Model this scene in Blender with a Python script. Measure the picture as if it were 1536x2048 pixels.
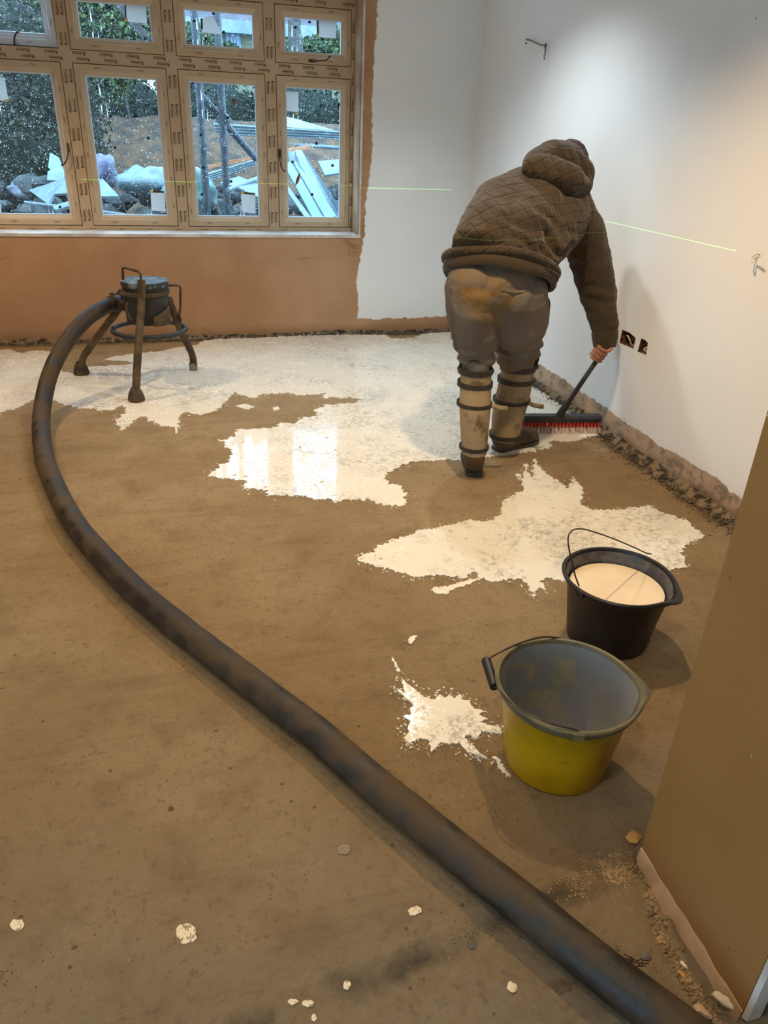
import bpy, bmesh, math, random
import numpy as np
from mathutils import Vector, Matrix, noise, geometry

for o in list(bpy.data.objects): bpy.data.objects.remove(o)
SC = bpy.context.scene
COL = SC.collection
rnd = random.Random(7)
PI = math.pi

# ------------------------------------------------------------------ camera
S = 1.42                                   # eye height in metres
FPX = 1490.06; PITCH = 0.47583; ROLL = 0.04324; YAW = 0.28931
cp, sp, cy, sy = math.cos(PITCH), math.sin(PITCH), math.cos(YAW), math.sin(YAW)
CF = Vector((sy*cp, cy*cp, -sp)); R0 = Vector((cy, -sy, 0)); U0 = R0.cross(CF)
CR = math.cos(ROLL)*R0 + math.sin(ROLL)*U0
CU = -math.sin(ROLL)*R0 + math.cos(ROLL)*U0
EYE = Vector((0, 0, S))
cd = bpy.data.cameras.new('camera'); cam = bpy.data.objects.new('camera', cd); COL.objects.link(cam)
M = Matrix.Identity(4)
for i in range(3):
    M[i][0] = CR[i]; M[i][1] = CU[i]; M[i][2] = -CF[i]; M[i][3] = EYE[i]
cam.matrix_world = M
cd.sensor_fit = 'VERTICAL'; cd.sensor_height = 24; cd.lens = FPX/2048*24
cd.clip_start = 0.05; cd.clip_end = 200
SC.camera = cam

def P(px, py, ax, val):
    """point of the place seen at a photo pixel, on the plane axis=val"""
    r = CF + CR*((px-768)/FPX) - CU*((py-1024)/FPX)
    return EYE + r*((val-EYE[ax])/r[ax])
def depth(p): return (p-EYE).dot(CF)
def FL(px, py, z=0.0): return P(px, py, 2, z)
def BY(px, py, Y): return P(px, py, 1, Y)
def ball(px, py, Y, rpx):
    p = BY(px, py, Y); return (p, rpx*depth(p)/FPX)

# ------------------------------------------------------------------ light
SC.view_settings.view_transform = 'Standard'; SC.view_settings.look = 'None'
SC.view_settings.gamma = 1.0; SC.view_settings.use_curve_mapping = False
SC.view_settings.exposure = 0.44
W = bpy.data.worlds.new('overcast'); SC.world = W; W.use_nodes = True
bg = W.node_tree.nodes['Background']
bg.inputs['Color'].default_value = (0.42, 0.72, 1.0, 1); bg.inputs['Strength'].default_value = 5.2
def lamp(x, y, e, col=(1.0, 0.80, 0.54), z=2.44, ang=125, blend=0.75, tilt=(0, 0)):
    l = bpy.data.lights.new('downlight_beam', 'SPOT'); l.energy = e; l.color = col
    l.shadow_soft_size = 0.035; l.spot_size = math.radians(ang); l.spot_blend = blend
    o = bpy.data.objects.new('downlight_beam', l); o.location = (x, y, z); o.rotation_euler = (tilt[0], tilt[1], 0); COL.objects.link(o)
WARM, NEUT, COOL = (1.0, 0.72, 0.41), (1.0, 0.86, 0.66), (0.78, 0.91, 1.0)
LAMPS = [(1.15, 2.40, 96, WARM), (1.42, 3.98, 62, COOL), (0.15, 2.55, 40, WARM), (-1.2, 4.45, 74, WARM), (-1.3, 2.3, 45, WARM), (0.5, 4.5, 10, COOL),
         (0.15, 0.35, 38, NEUT), (-1.3, 0.3, 28, WARM)]
for x, y, e, c_ in LAMPS: lamp(x, y, e, c_)
# rotating line of a laser level standing beside the camera: one horizontal fan of green light
ll = bpy.data.lights.new('laser_beam', 'POINT'); ll.shadow_soft_size = 0.0; ll.energy = 1.0; ll.color = (0.25, 1, 0.12)
lo = bpy.data.objects.new('laser_beam', ll); lo.location = (-0.10, -0.40, 1.0345); COL.objects.link(lo)
ll.use_nodes = True; nt = ll.node_tree; em = nt.nodes['Emission']
tc = nt.nodes.new('ShaderNodeNewGeometry'); sx = nt.nodes.new('ShaderNodeSeparateXYZ'); nt.links.new(tc.outputs['Incoming'], sx.inputs[0])
def lm(op, a, b):
    n = nt.nodes.new('ShaderNodeMath'); n.operation = op
    for i, q in enumerate((a, b)):
        if q is None: continue
        if isinstance(q, (int, float)): n.inputs[i].default_value = q
        else: nt.links.new(q, n.inputs[i])
    return n.outputs[0]
za = lm('LESS_THAN', lm('ABSOLUTE', sx.outputs[2], None), 0.00034)
ratio = lm('DIVIDE', sx.outputs[0], sx.outputs[1])
fan = lm('GREATER_THAN', ratio, -0.062)
nt.links.new(lm('MULTIPLY', lm('MULTIPLY', za, fan), 900.0), em.inputs['Strength'])

# ------------------------------------------------------------------ node materials
def srgb(r, g, b):
    f = lambda c: (c/255/12.92) if c/255 <= 0.04045 else ((c/255+0.055)/1.055)**2.4
    return (f(r), f(g), f(b), 1)
class NM:
    def __init__(s, name):
        s.m = bpy.data.materials.new(name); s.m.use_nodes = True; s.t = s.m.node_tree
        s.b = s.t.nodes['Principled BSDF']; s.out = s.t.nodes['Material Output']
        s.co = s.t.nodes.new('ShaderNodeTexCoord').outputs['Object']
    def n(s, kind, **kw):
        q = s.t.nodes.new('ShaderNode'+kind)
        for k, v in kw.items(): setattr(q, k, v)
        return q
    def link(s, a, b): s.t.links.new(a, b)
    def put(s, sock, v):
        if hasattr(v, 'is_output') or isinstance(v, bpy.types.NodeSocket): s.link(v, sock)
        else: sock.default_value = v
    def math(s, op, a, b=None, c=None, clamp=False):
        q = s.n('Math', operation=op, use_clamp=clamp)
        for i, v in enumerate((a, b, c)):
            if v is not None: s.put(q.inputs[i], v)
        return q.outputs[0]
    def scale(s, v, vec=None):
        q = s.n('Mapping'); s.link(vec or s.co, q.inputs[0]); q.inputs['Scale'].default_value = v; return q.outputs[0]
    def noise(s, sc, det=4, rough=.55, vec=None, dist=0):
        q = s.n('TexNoise'); q.inputs['Scale'].default_value = sc; q.inputs['Detail'].default_value = det
        q.inputs['Roughness'].default_value = rough; q.inputs['Distortion'].default_value = dist
        s.link(vec or s.co, q.inputs['Vector']); return q.outputs['Fac']
    def vor(s, sc, feat='F1', vec=None, out='Distance', rn=1):
        q = s.n('TexVoronoi', feature=feat); q.inputs['Scale'].default_value = sc; q.inputs['Randomness'].default_value = rn
        s.link(vec or s.co, q.inputs['Vector']); return q.outputs[out]
    def ramp(s, v, a, b, inv=False):
        q = s.n('MapRange', clamp=True, interpolation_type='SMOOTHSTEP'); s.link(v, q.inputs[0])
        q.inputs[1].default_value = a; q.inputs[2].default_value = b
        if inv: q.inputs[3].default_value = 1; q.inputs[4].default_value = 0
        return q.outputs[0]
    def mix(s, f, a, b):
        q = s.n('Mix', data_type='RGBA'); s.put(q.inputs[0], f); s.put(q.inputs[6], a); s.put(q.inputs[7], b); return q.outputs[2]
    def xyz(s, vec=None):
        q = s.n('SeparateXYZ'); s.link(vec or s.co, q.inputs[0]); return q.outputs
    def bump(s, h, strength=.5, dist=.01, norm=None):
        q = s.n('Bump'); q.inputs['Strength'].default_value = strength; q.inputs['Distance'].default_value = dist
        s.link(h, q.inputs['Height'])
        if norm: s.link(norm, q.inputs['Normal'])
        return q.outputs[0]
    def done(s, col=None, rough=None, norm=None, spec=None, metal=None, **kw):
        if col is not None: s.put(s.b.inputs['Base Color'], col)
        if rough is not None: s.put(s.b.inputs['Roughness'], rough)
        if norm is not None: s.link(norm, s.b.inputs['Normal'])
        if spec is not None: s.put(s.b.inputs['Specular IOR Level'], spec)
        if metal is not None: s.put(s.b.inputs['Metallic'], metal)
        for k, v in kw.items(): s.put(s.b.inputs[k], v)
        return s.m
def simple(name, c1, c2=None, sc=8, rough=.6, bs=.2, bsc=None, metal=0, spec=.5, dist=.005, lo=.35, hi=.65, det=5):
    m = NM(name); c2 = c2 or c1
    f = m.ramp(m.noise(sc, det, .6), lo, hi)
    b = m.bump(m.noise(bsc or sc*6, 4), bs, dist)
    return m.done(m.mix(f, c1, c2), rough, b, spec, metal)

# floor: dusty screed
def floor_material():
    m = NM('dusty_concrete_screed'); X, Y, Z = m.xyz()
    big = m.noise(1.3, 5, .6); mid = m.noise(6, 6, .65); fine = m.noise(60, 5, .7); grit = m.noise(220, 3, .7)
    c = m.mix(m.ramp(big, .32, .68), srgb(180, 150, 108), srgb(202, 173, 131))
    # greyer trodden dust near the doorway, with cooler foreground light painted in
    near = m.ramp(m.math('ADD', Y, m.math('MULTIPLY', m.noise(1.7, 4), .7)), .9, 1.7, inv=True)
    c = m.mix(m.math('MULTIPLY', near, .75), c, srgb(182, 164, 136))
    c = m.mix(m.math('MULTIPLY', m.ramp(mid, .45, .72), .45), c, srgb(150, 118, 80))
    c = m.mix(m.math('MULTIPLY', m.ramp(m.noise(3.1, 6, .7, dist=.6), .56, .75), .5), c, srgb(214, 188, 154))
    c = m.mix(m.math('MULTIPLY', m.ramp(fine, .55, .8), .35), c, srgb(120, 92, 60))
    # damp ochre patches
    c = m.mix(m.math('MULTIPLY', m.ramp(m.noise(2.2, 5, .6, vec=m.scale((1, .8, 1))), .6, .78), .35), c, srgb(140, 104, 62))
    # clustered dark specks
    clus = m.ramp(m.noise(2.6, 4, .6), .42, .60)
    d1 = m.vor(75, vec=m.scale((1, .75, 1))); sp1 = m.math('MULTIPLY', m.ramp(d1, .10, .19, inv=True), m.ramp(m.noise(26, 3), .45, .56))
    d2 = m.vor(19); sp2 = m.math('MULTIPLY', m.ramp(d2, .07, .10, inv=True), m.ramp(m.noise(7, 2), .52, .56))
    d3 = m.vor(140); sp3 = m.math('MULTIPLY', m.ramp(d3, .15, .28, inv=True), m.ramp(m.noise(15, 3), .54, .64))
    sp = m.math('MAXIMUM', m.math('MULTIPLY', m.math('MAXIMUM', sp1, sp3), clus), m.math('MULTIPLY', sp2, .8))
    c = m.mix(m.math('MULTIPLY', sp, .75), c, srgb(66, 50, 32))
    pore = m.ramp(m.noise(34, 9, .8), .52, .66); c = m.mix(m.math('MULTIPLY', pore, .5), c, srgb(128, 104, 74))
    lite = m.ramp(m.noise(50, 8, .8), .56, .68); c = m.mix(m.math('MULTIPLY', lite, .3), c, srgb(214, 194, 162))
    tw_ = m.noise(4, 6, .7, vec=m.scale((.35, 2.2, 1)), dist=.4); c = m.mix(m.math('MULTIPLY', m.ramp(tw_, .5, .7), .28), c, srgb(134, 106, 72))
    # white crumbs
    d4 = m.vor(16, vec=m.scale((1, 1.3, 1))); cr = m.math('MULTIPLY', m.ramp(d4, .035, .06, inv=True), m.ramp(m.noise(4, 2), .5, .56))
    c = m.mix(m.math('MULTIPLY', cr, .8), c, srgb(225, 208, 178))
    # slab joint and dirt band across the threshold
    jy = m.math('SUBTRACT', m.math('SUBTRACT', Y, m.math('MULTIPLY', X, .155)), .765)
    jn = m.math('ADD', jy, m.math('MULTIPLY', m.math('SUBTRACT', m.noise(9, 5, .7), .5), .09))
    ja = m.ramp(m.math('ABSOLUTE', jn), .0, .045, inv=True)
    jm = m.math('MULTIPLY', ja, m.ramp(m.noise(5, 5), .35, .62))
    c = m.mix(m.math('MULTIPLY', jm, .75), c, srgb(74, 70, 60))
    # dirt against the walls
    dw = m.math('MINIMUM', m.math('SUBTRACT', 5.59, Y), m.math('SUBTRACT', 2.217, X))
    dn = m.math('ADD', dw, m.math('MULTIPLY', m.math('SUBTRACT', m.noise(7, 5, .7), .5), .16))
    c = m.mix(m.math('MULTIPLY', m.ramp(dn, .03, .13, inv=True), .75), c, srgb(92, 76, 54))
    h = m.math('ADD', m.math('MULTIPLY', mid, 1.2), m.math('ADD', m.math('MULTIPLY', fine, .35), m.math('MULTIPLY', grit, .12)))
    h = m.math('ADD', h, m.math('MULTIPLY', m.noise(26, 9, .78), 2.4)); h = m.math('ADD', h, m.math('MULTIPLY', tw_, .9)); h = m.math('ADD', h, m.math('MULTIPLY', m.noise(9, 7, .7, dist=.8), 1.2))
    h = m.math('ADD', h, m.math('MULTIPLY', jm, -1.2))
    h = m.math('ADD', h, m.math('MULTIPLY', sp, -.35))
    nb = m.bump(h, 1.0, .013)
    return m.done(c, m.math('ADD', .62, m.math('MULTIPLY', mid, .25)), nb, .3)
M_FLOOR = floor_material()

def slurry(name, dry=False):
    m = NM(name)
    pits = m.vor(17, vec=m.scale((1, .9, 1))); rndm = m.noise(8, 3)
    pit = m.math('MULTIPLY', m.ramp(pits, .10, .17, inv=True), m.ramp(rndm, .46, .52))
    p2 = m.vor(70); pit2 = m.math('MULTIPLY', m.ramp(p2, .17, .26, inv=True), m.ramp(m.noise(6, 4), .40, .58))
    ring = m.math('MULTIPLY', m.ramp(m.math('ABSOLUTE', m.math('SUBTRACT', pits, .19)), .0, .03, inv=True), m.ramp(rndm, .5, .56))
    smear = m.ramp(m.noise(2.3, 6, .7, dist=.4), .52, .72)
    wh = srgb(228, 222, 208)
    c = m.mix(m.math('MULTIPLY', smear, .6), wh, srgb(172, 174, 172))
    c = m.mix(m.math('MULTIPLY', m.math('MULTIPLY', m.ramp(m.noise(42, 6, .75), .47, .6), m.ramp(m.noise(2.7, 6, .7), .44, .6)), .6), c, srgb(128, 122, 112))
    c = m.mix(m.math('MULTIPLY', pit, .75), c, srgb(176, 158, 132))
    c = m.mix(m.math('MULTIPLY', pit2, .65), c, srgb(168, 152, 128))
    c = m.mix(m.math('MULTIPLY', ring, .5), c, srgb(250, 248, 240))
    fo = m.noise(70, 4, .7)
    h = m.math('ADD', m.math('MULTIPLY', ring, .8), m.math('ADD', m.math('MULTIPLY', pit, -1), m.math('MULTIPLY', m.ramp(fo, .58, .75), .25)))
    h = m.math('ADD', h, m.math('MULTIPLY', pit2, -.5))
    r = m.math('ADD', .04 if not dry else .35, m.math('ADD', m.math('MULTIPLY', m.math('MAXIMUM', m.math('MULTIPLY', m.ramp(m.noise(75, 4, .7), .50, .60), m.ramp(m.noise(3, 3), .35, .6)), m.math('MAXIMUM', pit, pit2)), .6), m.math('MULTIPLY', m.ramp(m.noise(4.5, 5, .7), .5, .72), .38)))
    return m.done(c, r, m.bump(h, .5, .003), .55)
M_SLURRY = slurry('wet_white_slurry')
M_DRYS = simple('dried_white_splash', srgb(222, 208, 184), srgb(150, 130, 102), 110, .8, .5, 150, lo=.5, hi=.6)

def wall_back_material():
    m = NM('back_wall_plaster_and_paint'); X, Y, Z = m.xyz()
    pl = m.mix(m.ramp(m.noise(1.6, 6, .6), .35, .68), srgb(172, 130, 95), srgb(188, 148, 112))
    pl = m.mix(m.math('MULTIPLY', m.ramp(m.noise(5, 6, .7, vec=m.scale((.35, 1, 1.6))), .52, .75), .4), pl, srgb(178, 128, 88))
    # damp stain tide lines
    st = m.math('ABSOLUTE', m.math('SUBTRACT', m.math('ADD', Z, m.math('MULTIPLY', m.noise(6, 5, .7), .09)), .60))
    stl = m.math('MULTIPLY', m.ramp(st, .0, .018, inv=True), m.ramp(m.noise(1.4, 3), .5, .6))
    pl = m.mix(m.math('MULTIPLY', stl, .6), pl, srgb(140, 92, 50))
    # brown dabs round the opening corner
    cx = m.math('ADD', m.math('POWER', m.math('SUBTRACT', X, 1.36), 2), m.math('POWER', m.math('SUBTRACT', Z, .68), 2))
    dab = m.math('MULTIPLY', m.ramp(m.math('SQRT', cx), .03, .15, inv=True), m.ramp(m.noise(14, 5, .7), .42, .56))
    pl = m.mix(m.math('MULTIPLY', dab, .75), pl, srgb(128, 82, 42))
    edge = m.math('MULTIPLY', m.ramp(m.math('ABSOLUTE', m.math('SUBTRACT', X, 1.41)), .0, .05, inv=True), m.ramp(m.noise(5, 5, .7), .45, .62))
    edge = m.math('MULTIPLY', edge, m.ramp(Z, .66, .74))
    pl = m.mix(m.math('MULTIPLY', edge, .5), pl, srgb(158, 108, 66))
    low = m.ramp(m.math('ADD', Z, m.math('MULTIPLY', m.noise(8, 5, .7), .08)), .04, .14, inv=True)
    pl = m.mix(m.math('MULTIPLY', low, .7), pl, srgb(140, 106, 74))
    nx = m.math('ADD', m.math('MULTIPLY', m.math('SUBTRACT', m.noise(3.0, 5, .6), .5), .10), m.math('MULTIPLY', m.math('SUBTRACT', m.noise(24, 3), .5), .02))
    xe = m.math('ADD', X, nx); ze = m.math('ADD', Z, nx)
    # the paint edge leans right higher up
    xl = m.math('SUBTRACT', xe, m.math('MULTIPLY', m.ramp(Z, .35, 1.3), .085))
    mask = m.math('MULTIPLY', m.ramp(xl, 1.378, 1.39), m.ramp(ze, .105, .113))
    c = m.mix(mask, pl, m.mix(m.ramp(m.noise(1.1, 3), .3, .7), srgb(238, 236, 232), srgb(230, 228, 224)))
    h = m.math('ADD', m.math('MULTIPLY', m.noise(9, 6, .6), .6), m.math('MULTIPLY', m.noise(70, 3), .1))
    return m.done(c, .8, m.bump(h, .25, .006), .25)
M_WB = wall_back_material()
def wall_right_material():
    m = NM('right_wall_white_paint'); X, Y, Z = m.xyz()
    pl = m.mix(m.ramp(m.noise(3, 6, .6), .35, .68), srgb(176, 148, 122), srgb(190, 162, 136))
    pl = m.mix(m.math('MULTIPLY', m.ramp(m.noise(9, 7, .75), .47, .62), .8), pl, srgb(112, 100, 86))
    low = m.ramp(m.math('ADD', Z, m.math('MULTIPLY', m.noise(8, 5, .7), .09)), .05, .11, inv=True)
    pl = m.mix(m.math('MULTIPLY', low, .8), pl, srgb(100, 84, 66))
    z2 = m.math('ADD', Z, m.math('ADD', m.math('MULTIPLY', m.math('SUBTRACT', m.noise(2.4, 5, .7), .5), .12), m.math('MULTIPLY', m.math('SUBTRACT', m.noise(22, 3), .5), .03)))
    mask = m.ramp(z2, .122, .13)
    ch = m.vor(3.2); chip = m.math('MULTIPLY', m.ramp(ch, .015, .022, inv=True), .7)
    wh = m.mix(m.math('MULTIPLY', m.ramp(m.noise(.9, 3), .3, .7), .5), srgb(238, 235, 230), srgb(230, 226, 220))
    wh = m.mix(chip, wh, srgb(150, 120, 96))
    c = m.mix(mask, pl, wh)
    h = m.math('ADD', m.math('MULTIPLY', m.noise(7, 6, .6), .5), m.math('MULTIPLY', m.noise(40, 4), .15))
    h = m.math('ADD', h, m.math('MULTIPLY', mask, .25))
    return m.done(c, .75, m.bump(h, .3, .008), .25)
M_WR = wall_right_material()
M_PLASTER = simple('bare_pink_plaster', srgb(190, 160, 128), srgb(164, 128, 92), 5, .85, .3, 40)
M_BEAD = simple('pale_plaster_bead', srgb(222, 214, 206), srgb(190, 178, 166), 6, .5, .2, 30)
M_CEIL = simple('white_ceiling', srgb(236, 233, 228), None, 3, .9, .1)
M_FARWALL = simple('side_wall_plaster', srgb(216, 196, 172), srgb(200, 170, 138), 2, .9, .2)
def board_material():
    m = NM('brown_fibreboard')
    c = m.mix(m.ramp(m.noise(2.2, 3), .3, .7), srgb(146, 106, 58), srgb(156, 116, 66))
    c = m.mix(m.math('MULTIPLY', m.noise(260, 3, .8), .25), c, srgb(140, 98, 52))
    s = m.math('MULTIPLY', m.ramp(m.vor(7, vec=m.scale((1, 2.4, .8))), .02, .035, inv=True), m.ramp(m.noise(2.5, 2), .5, .55))
    c = m.mix(m.math('MULTIPLY', s, .6), c, srgb(212, 186, 150))
    d = m.math('MULTIPLY', m.ramp(m.vor(4.2), .018, .03, inv=True), .8)
    c = m.mix(d, c, srgb(74, 54, 32))
    return m.done(c, .6, m.bump(m.noise(300, 2), .1, .002), .35)
M_BOARD = board_material()  # door lining
M_ROUGHGREY = simple('rough_grey_render', srgb(128, 124, 112), srgb(84, 82, 74), 14, .95, 1, 30, dist=.02)
M_STONE = simple('rubble_stone', srgb(112, 96, 74), srgb(70, 60, 46), 20, .9, .6, 60)
M_RUB2 = simple('crumbled_mortar', srgb(158, 132, 98), srgb(112, 92, 66), 20, .95, .6, 60)
M_PALE = simple('pale_stone', srgb(226, 208, 180), srgb(186, 164, 134), 14, .7, .4, 40)
M_PINK = simple('pinkish_stone', srgb(178, 146, 122), srgb(146, 116, 96), 14, .7, .4, 40)
M_FLINT = simple('grey_flint', srgb(92, 86, 76), srgb(66, 62, 56), 14, .6, .4, 40)
M_OCHRE = simple('ochre_lump', srgb(192, 148, 84), srgb(158, 116, 62), 20, .9, .6, 60)

# ------------------------------------------------------------------ mesh helpers
class MB:
    def __init__(s): s.v = []; s.f = []
    def add(s, vs, fs):
        o = len(s.v); s.v += [Vector(v) for v in vs]; s.f += [tuple(i+o for i in f) for f in fs]; return s
    def box(s, lo, hi):
        x0, y0, z0 = lo; x1, y1, z1 = hi
        return s.add([(x0,y0,z0),(x1,y0,z0),(x1,y1,z0),(x0,y1,z0),(x0,y0,z1),(x1,y0,z1),(x1,y1,z1),(x0,y1,z1)],
                     [(0,3,2,1),(4,5,6,7),(0,1,5,4),(1,2,6,5),(2,3,7,6),(3,0,4,7)])
    def loft(s, rings, close=True, caps=True):
        n = len(rings[0]); o = len(s.v)
        for r in rings: s.v += [Vector(p) for p in r]
        for i in range(len(rings)-1):
            for j in range(n if close else n-1):
                k = (j+1) % n
                s.f.append((o+i*n+j, o+i*n+k, o+(i+1)*n+k, o+(i+1)*n+j))
        if caps and close:
            s.f.append(tuple(o+j for j in reversed(range(n)))); s.f.append(tuple(o+(len(rings)-1)*n+j for j in range(n)))
        return s
    def tube(s, pts, rad, n=10, caps=True, jit=0.0):
        pts = [Vector(p) for p in pts]
        if not hasattr(rad, '__len__'): rad = [rad]*len(pts)
        rings = []; t0 = (pts[1]-pts[0]).normalized()
        a = t0.orthogonal().normalized()
        for i, p in enumerate(pts):
            t = (pts[min(i+1, len(pts)-1)]-pts[max(i-1, 0)]).normalized()
            a = (a - t*a.dot(t)).normalized(); b = t.cross(a)
            rings.append([p + (a*math.cos(2*PI*k/n)+b*math.sin(2*PI*k/n))*rad[i]*(1+(jit*noise.noise(p*30+Vector((k, 0, 0)))) ) for k in range(n)])
        return s.loft(rings, True, caps)
    def lathe(s, prof, c=(0, 0, 0), n=48, fn=None):
        c = Vector(c); rings = []
        for r, z in prof:
            rings.append([c + (fn(r, z, 2*PI*k/n) if fn else Vector((r*math.cos(2*PI*k/n), r*math.sin(2*PI*k/n), z))) for k in range(n)])
        return s.loft(rings, True, False)
    def sphere(s, c, r, n=12, m=8, sc=(1, 1, 1), rot=None):
        c = Vector(c); rings = []
        for i in range(m+1):
            th = PI*i/m; q = max(math.sin(th), .02)
            ring = []
            for k in range(n):
                v = Vector((q*math.cos(2*PI*k/n)*sc[0], q*math.sin(2*PI*k/n)*sc[1], -math.cos(th)*sc[2]))*r
                if rot: v = rot @ v
                ring.append(c+v)
            rings.append(ring)
        return s.loft(rings, True, True)
    def capsule(s, a, ra, b, rb, n=14):
        a = Vector(a); b = Vector(b); s.sphere(a, ra, n, 10); s.sphere(b, rb, n, 10)
        if (b-a).length > 1e-5: s.tube([a, b], [ra, rb], n)
        return s
    def chain(s, L, n=14):
        for i in range(len(L)-1): s.capsule(L[i][0], L[i][1], L[i+1][0], L[i+1][1], n)
        return s
    def stone(s, c, r, seed=0, flat=.65):
        rr = random.Random(seed); rings = []; n = 7; c = Vector(c); ax = rr.random()*PI
        for th in (.35, 1.0, 1.75, 2.6):
            rings.append([c+Vector((math.sin(th)*math.cos(2*PI*k/n+ax)*(1+.3*rr.uniform(-1, 1)), math.sin(th)*math.sin(2*PI*k/n+ax)*(.8+.3*rr.uniform(-1, 1)), -math.cos(th)*flat*(1+.2*rr.uniform(-1, 1))))*r for k in range(n)])
        return s.loft(rings, True, True)

ORG = {}
def obj(name, mb, mat=None, parent=None, smooth=True, origin=None, ang=40):
    vs = mb.v
    if parent is not None: off = ORG[parent.name]
    elif origin is not None: off = Vector(origin)
    else:
        xs = [v.x for v in vs]; ys = [v.y for v in vs]; zs = [v.z for v in vs]
        off = Vector(((min(xs)+max(xs))/2, (min(ys)+max(ys))/2, min(zs)))
    me = bpy.data.meshes.new(name); me.from_pydata([tuple(v-off) for v in vs], [], mb.f); me.update()
    bm = bmesh.new(); bm.from_mesh(me); bmesh.ops.recalc_face_normals(bm, faces=bm.faces); bm.to_mesh(me); bm.free()
    if smooth:
        me.polygons.foreach_set('use_smooth', [True]*len(me.polygons)); me.set_sharp_from_angle(angle=math.radians(ang))
    if mat: me.materials.append(mat)
    o = bpy.data.objects.new(name, me); COL.objects.link(o)
    if parent is not None: o.parent = parent
    else: o.location = off
    ORG[o.name] = off
    return o
def empty(name, loc):
    o = bpy.data.objects.new(name, None); COL.objects.link(o); o.location = loc; o.empty_display_size = .1
    ORG[o.name] = Vector(loc); return o
def tag(o, label=None, cat=None, group=None, kind=None):
    if label: o['label'] = label
    if cat: o['category'] = cat
    if group: o['group'] = group
    if kind: o['kind'] = kind
    return o
def struct(o, label=None, cat=None): return tag(o, label, cat, kind='structure')
def rebuild(o, mods):
    for k, kw in mods:
        md = o.modifiers.new(k.lower(), k)
        for a, b in kw.items(): setattr(md, a, b)
    dg = bpy.context.evaluated_depsgraph_get(); dg.update()
    me = bpy.data.meshes.new_from_object(o.evaluated_get(dg)); old = o.data; o.modifiers.clear(); o.data = me
    me.name = old.name
    me.polygons.foreach_set('use_smooth', [True]*len(me.polygons))
    return o
def organic(name, mb, mat, parent, voxel=.006, smooth=6, disp=None, origin=None):
    o = obj(name, mb, None, parent, origin=origin)
    rebuild(o, [('REMESH', dict(mode='VOXEL', voxel_size=voxel)), ('SMOOTH', dict(factor=.5, iterations=smooth))])
    o.data.materials.clear(); o.data.materials.append(mat)
    if disp:
        off = ORG[o.name]; me = o.data; me.update()
        ns = [v.normal.copy() for v in me.vertices]
        for v, nn in zip(me.vertices, ns): v.co += nn*disp(v.co+off, nn)
        me.update()
    return o
def smooth_path(pts, k=6):
    """Catmull-Rom through vectors"""
    pts = [Vector(p) for p in pts]; out = []
    for i in range(len(pts)-1):
        a = pts[max(i-1, 0)]; b = pts[i]; c = pts[i+1]; d = pts[min(i+2, len(pts)-1)]
        for j in range(k):
            t = j/k; out.append(.5*((2*b)+(c-a)*t+(2*a-5*b+4*c-d)*t*t+(3*b-a-3*c+d)*t*t*t))
    out.append(pts[-1]); return out
def cdt(outer, holes=()):
    """triangulate a 2d polygon with holes -> verts2d, faces"""
    vs = []; es = []; fs = []
    for loop in [outer]+list(holes):
        o = len(vs); vs += [Vector(q) for q in loop]; n = len(loop); es += [(o+i, o+(i+1) % n) for i in range(n)]
    fs = [list(range(len(outer)))]
    r = geometry.delaunay_2d_cdt(vs, es, fs, 1, 1e-6)
    V, F = r[0], r[2]
    def inside(p, loop):
        c = False; j = len(loop)-1
        for i in range(len(loop)):
            if (loop[i][1] > p[1]) != (loop[j][1] > p[1]) and p[0] < (loop[j][0]-loop[i][0])*(p[1]-loop[i][1])/(loop[j][1]-loop[i][1])+loop[i][0]: c = not c
            j = i
        return c
    out = []
    for f in F:
        ctr = sum((V[i] for i in f), Vector((0, 0)))/len(f)
        if any(inside(ctr, h) for h in holes): continue
        out.append(tuple(f))
    return V, out

# ------------------------------------------------------------------ the room
DW, WR, CH = 5.59, 2.217, 2.46
XL, YN = -3.3, -2.2
DWIN = 5.80
KW = DWIN/DW
def winx(h): return h*S*KW
def winz(h): return S + (h*S-S)*KW

TR = [FL(*q) for q in [(1290, 1715), (1300, 1760), (1315, 1830), (1345, 1890), (1385, 1955), (1420, 2010), (1450, 2045), (1480, 2080)]]
def seg_d(p, pts):
    best = 9
    for a, b in zip(pts[:-1], pts[1:]):
        ab = (b-a).xy; t = max(0, min(1, (p-a.xy).dot(ab)/ab.length_squared)); best = min(best, (p-(a.xy+ab*t)).length)
    return best
def floor_z(x, y):
    z = .0022*noise.noise(Vector((x*3, y*3, 0))) + .0009*noise.noise(Vector((x*14, y*14, 3)))
    if y < 1.7 and x > -1.6:
        j = y - .155*x - .765 + .05*noise.noise(Vector((x*5, 0, 1)))
        z -= .006*math.exp(-(j/.025)**2)*(0.5+noise.noise(Vector((x*9, 2, 0))))
        z += -.003*max(0, min(1, -j/.1))
        d = seg_d(Vector((x, y)), TR)
        if d < .12:
            z -= .022*math.exp(-(max(0, d-.006+.012*noise.noise(Vector((x*30, y*30, 5))))/.022)**2)
        rr = math.hypot(x-.86, (y-.98)*1.2)
        if rr < .2: z += .006*(1-rr/.2)*(noise.noise(Vector((x*40, y*40, 0)))+.2)
    dwl = min(DW-y, WR-x)
    if dwl < .14: z += .012*(1-dwl/.14)*(noise.noise(Vector((x*18, y*18, 7))))-.006*(1-dwl/.14)
    return z - .001
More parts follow.
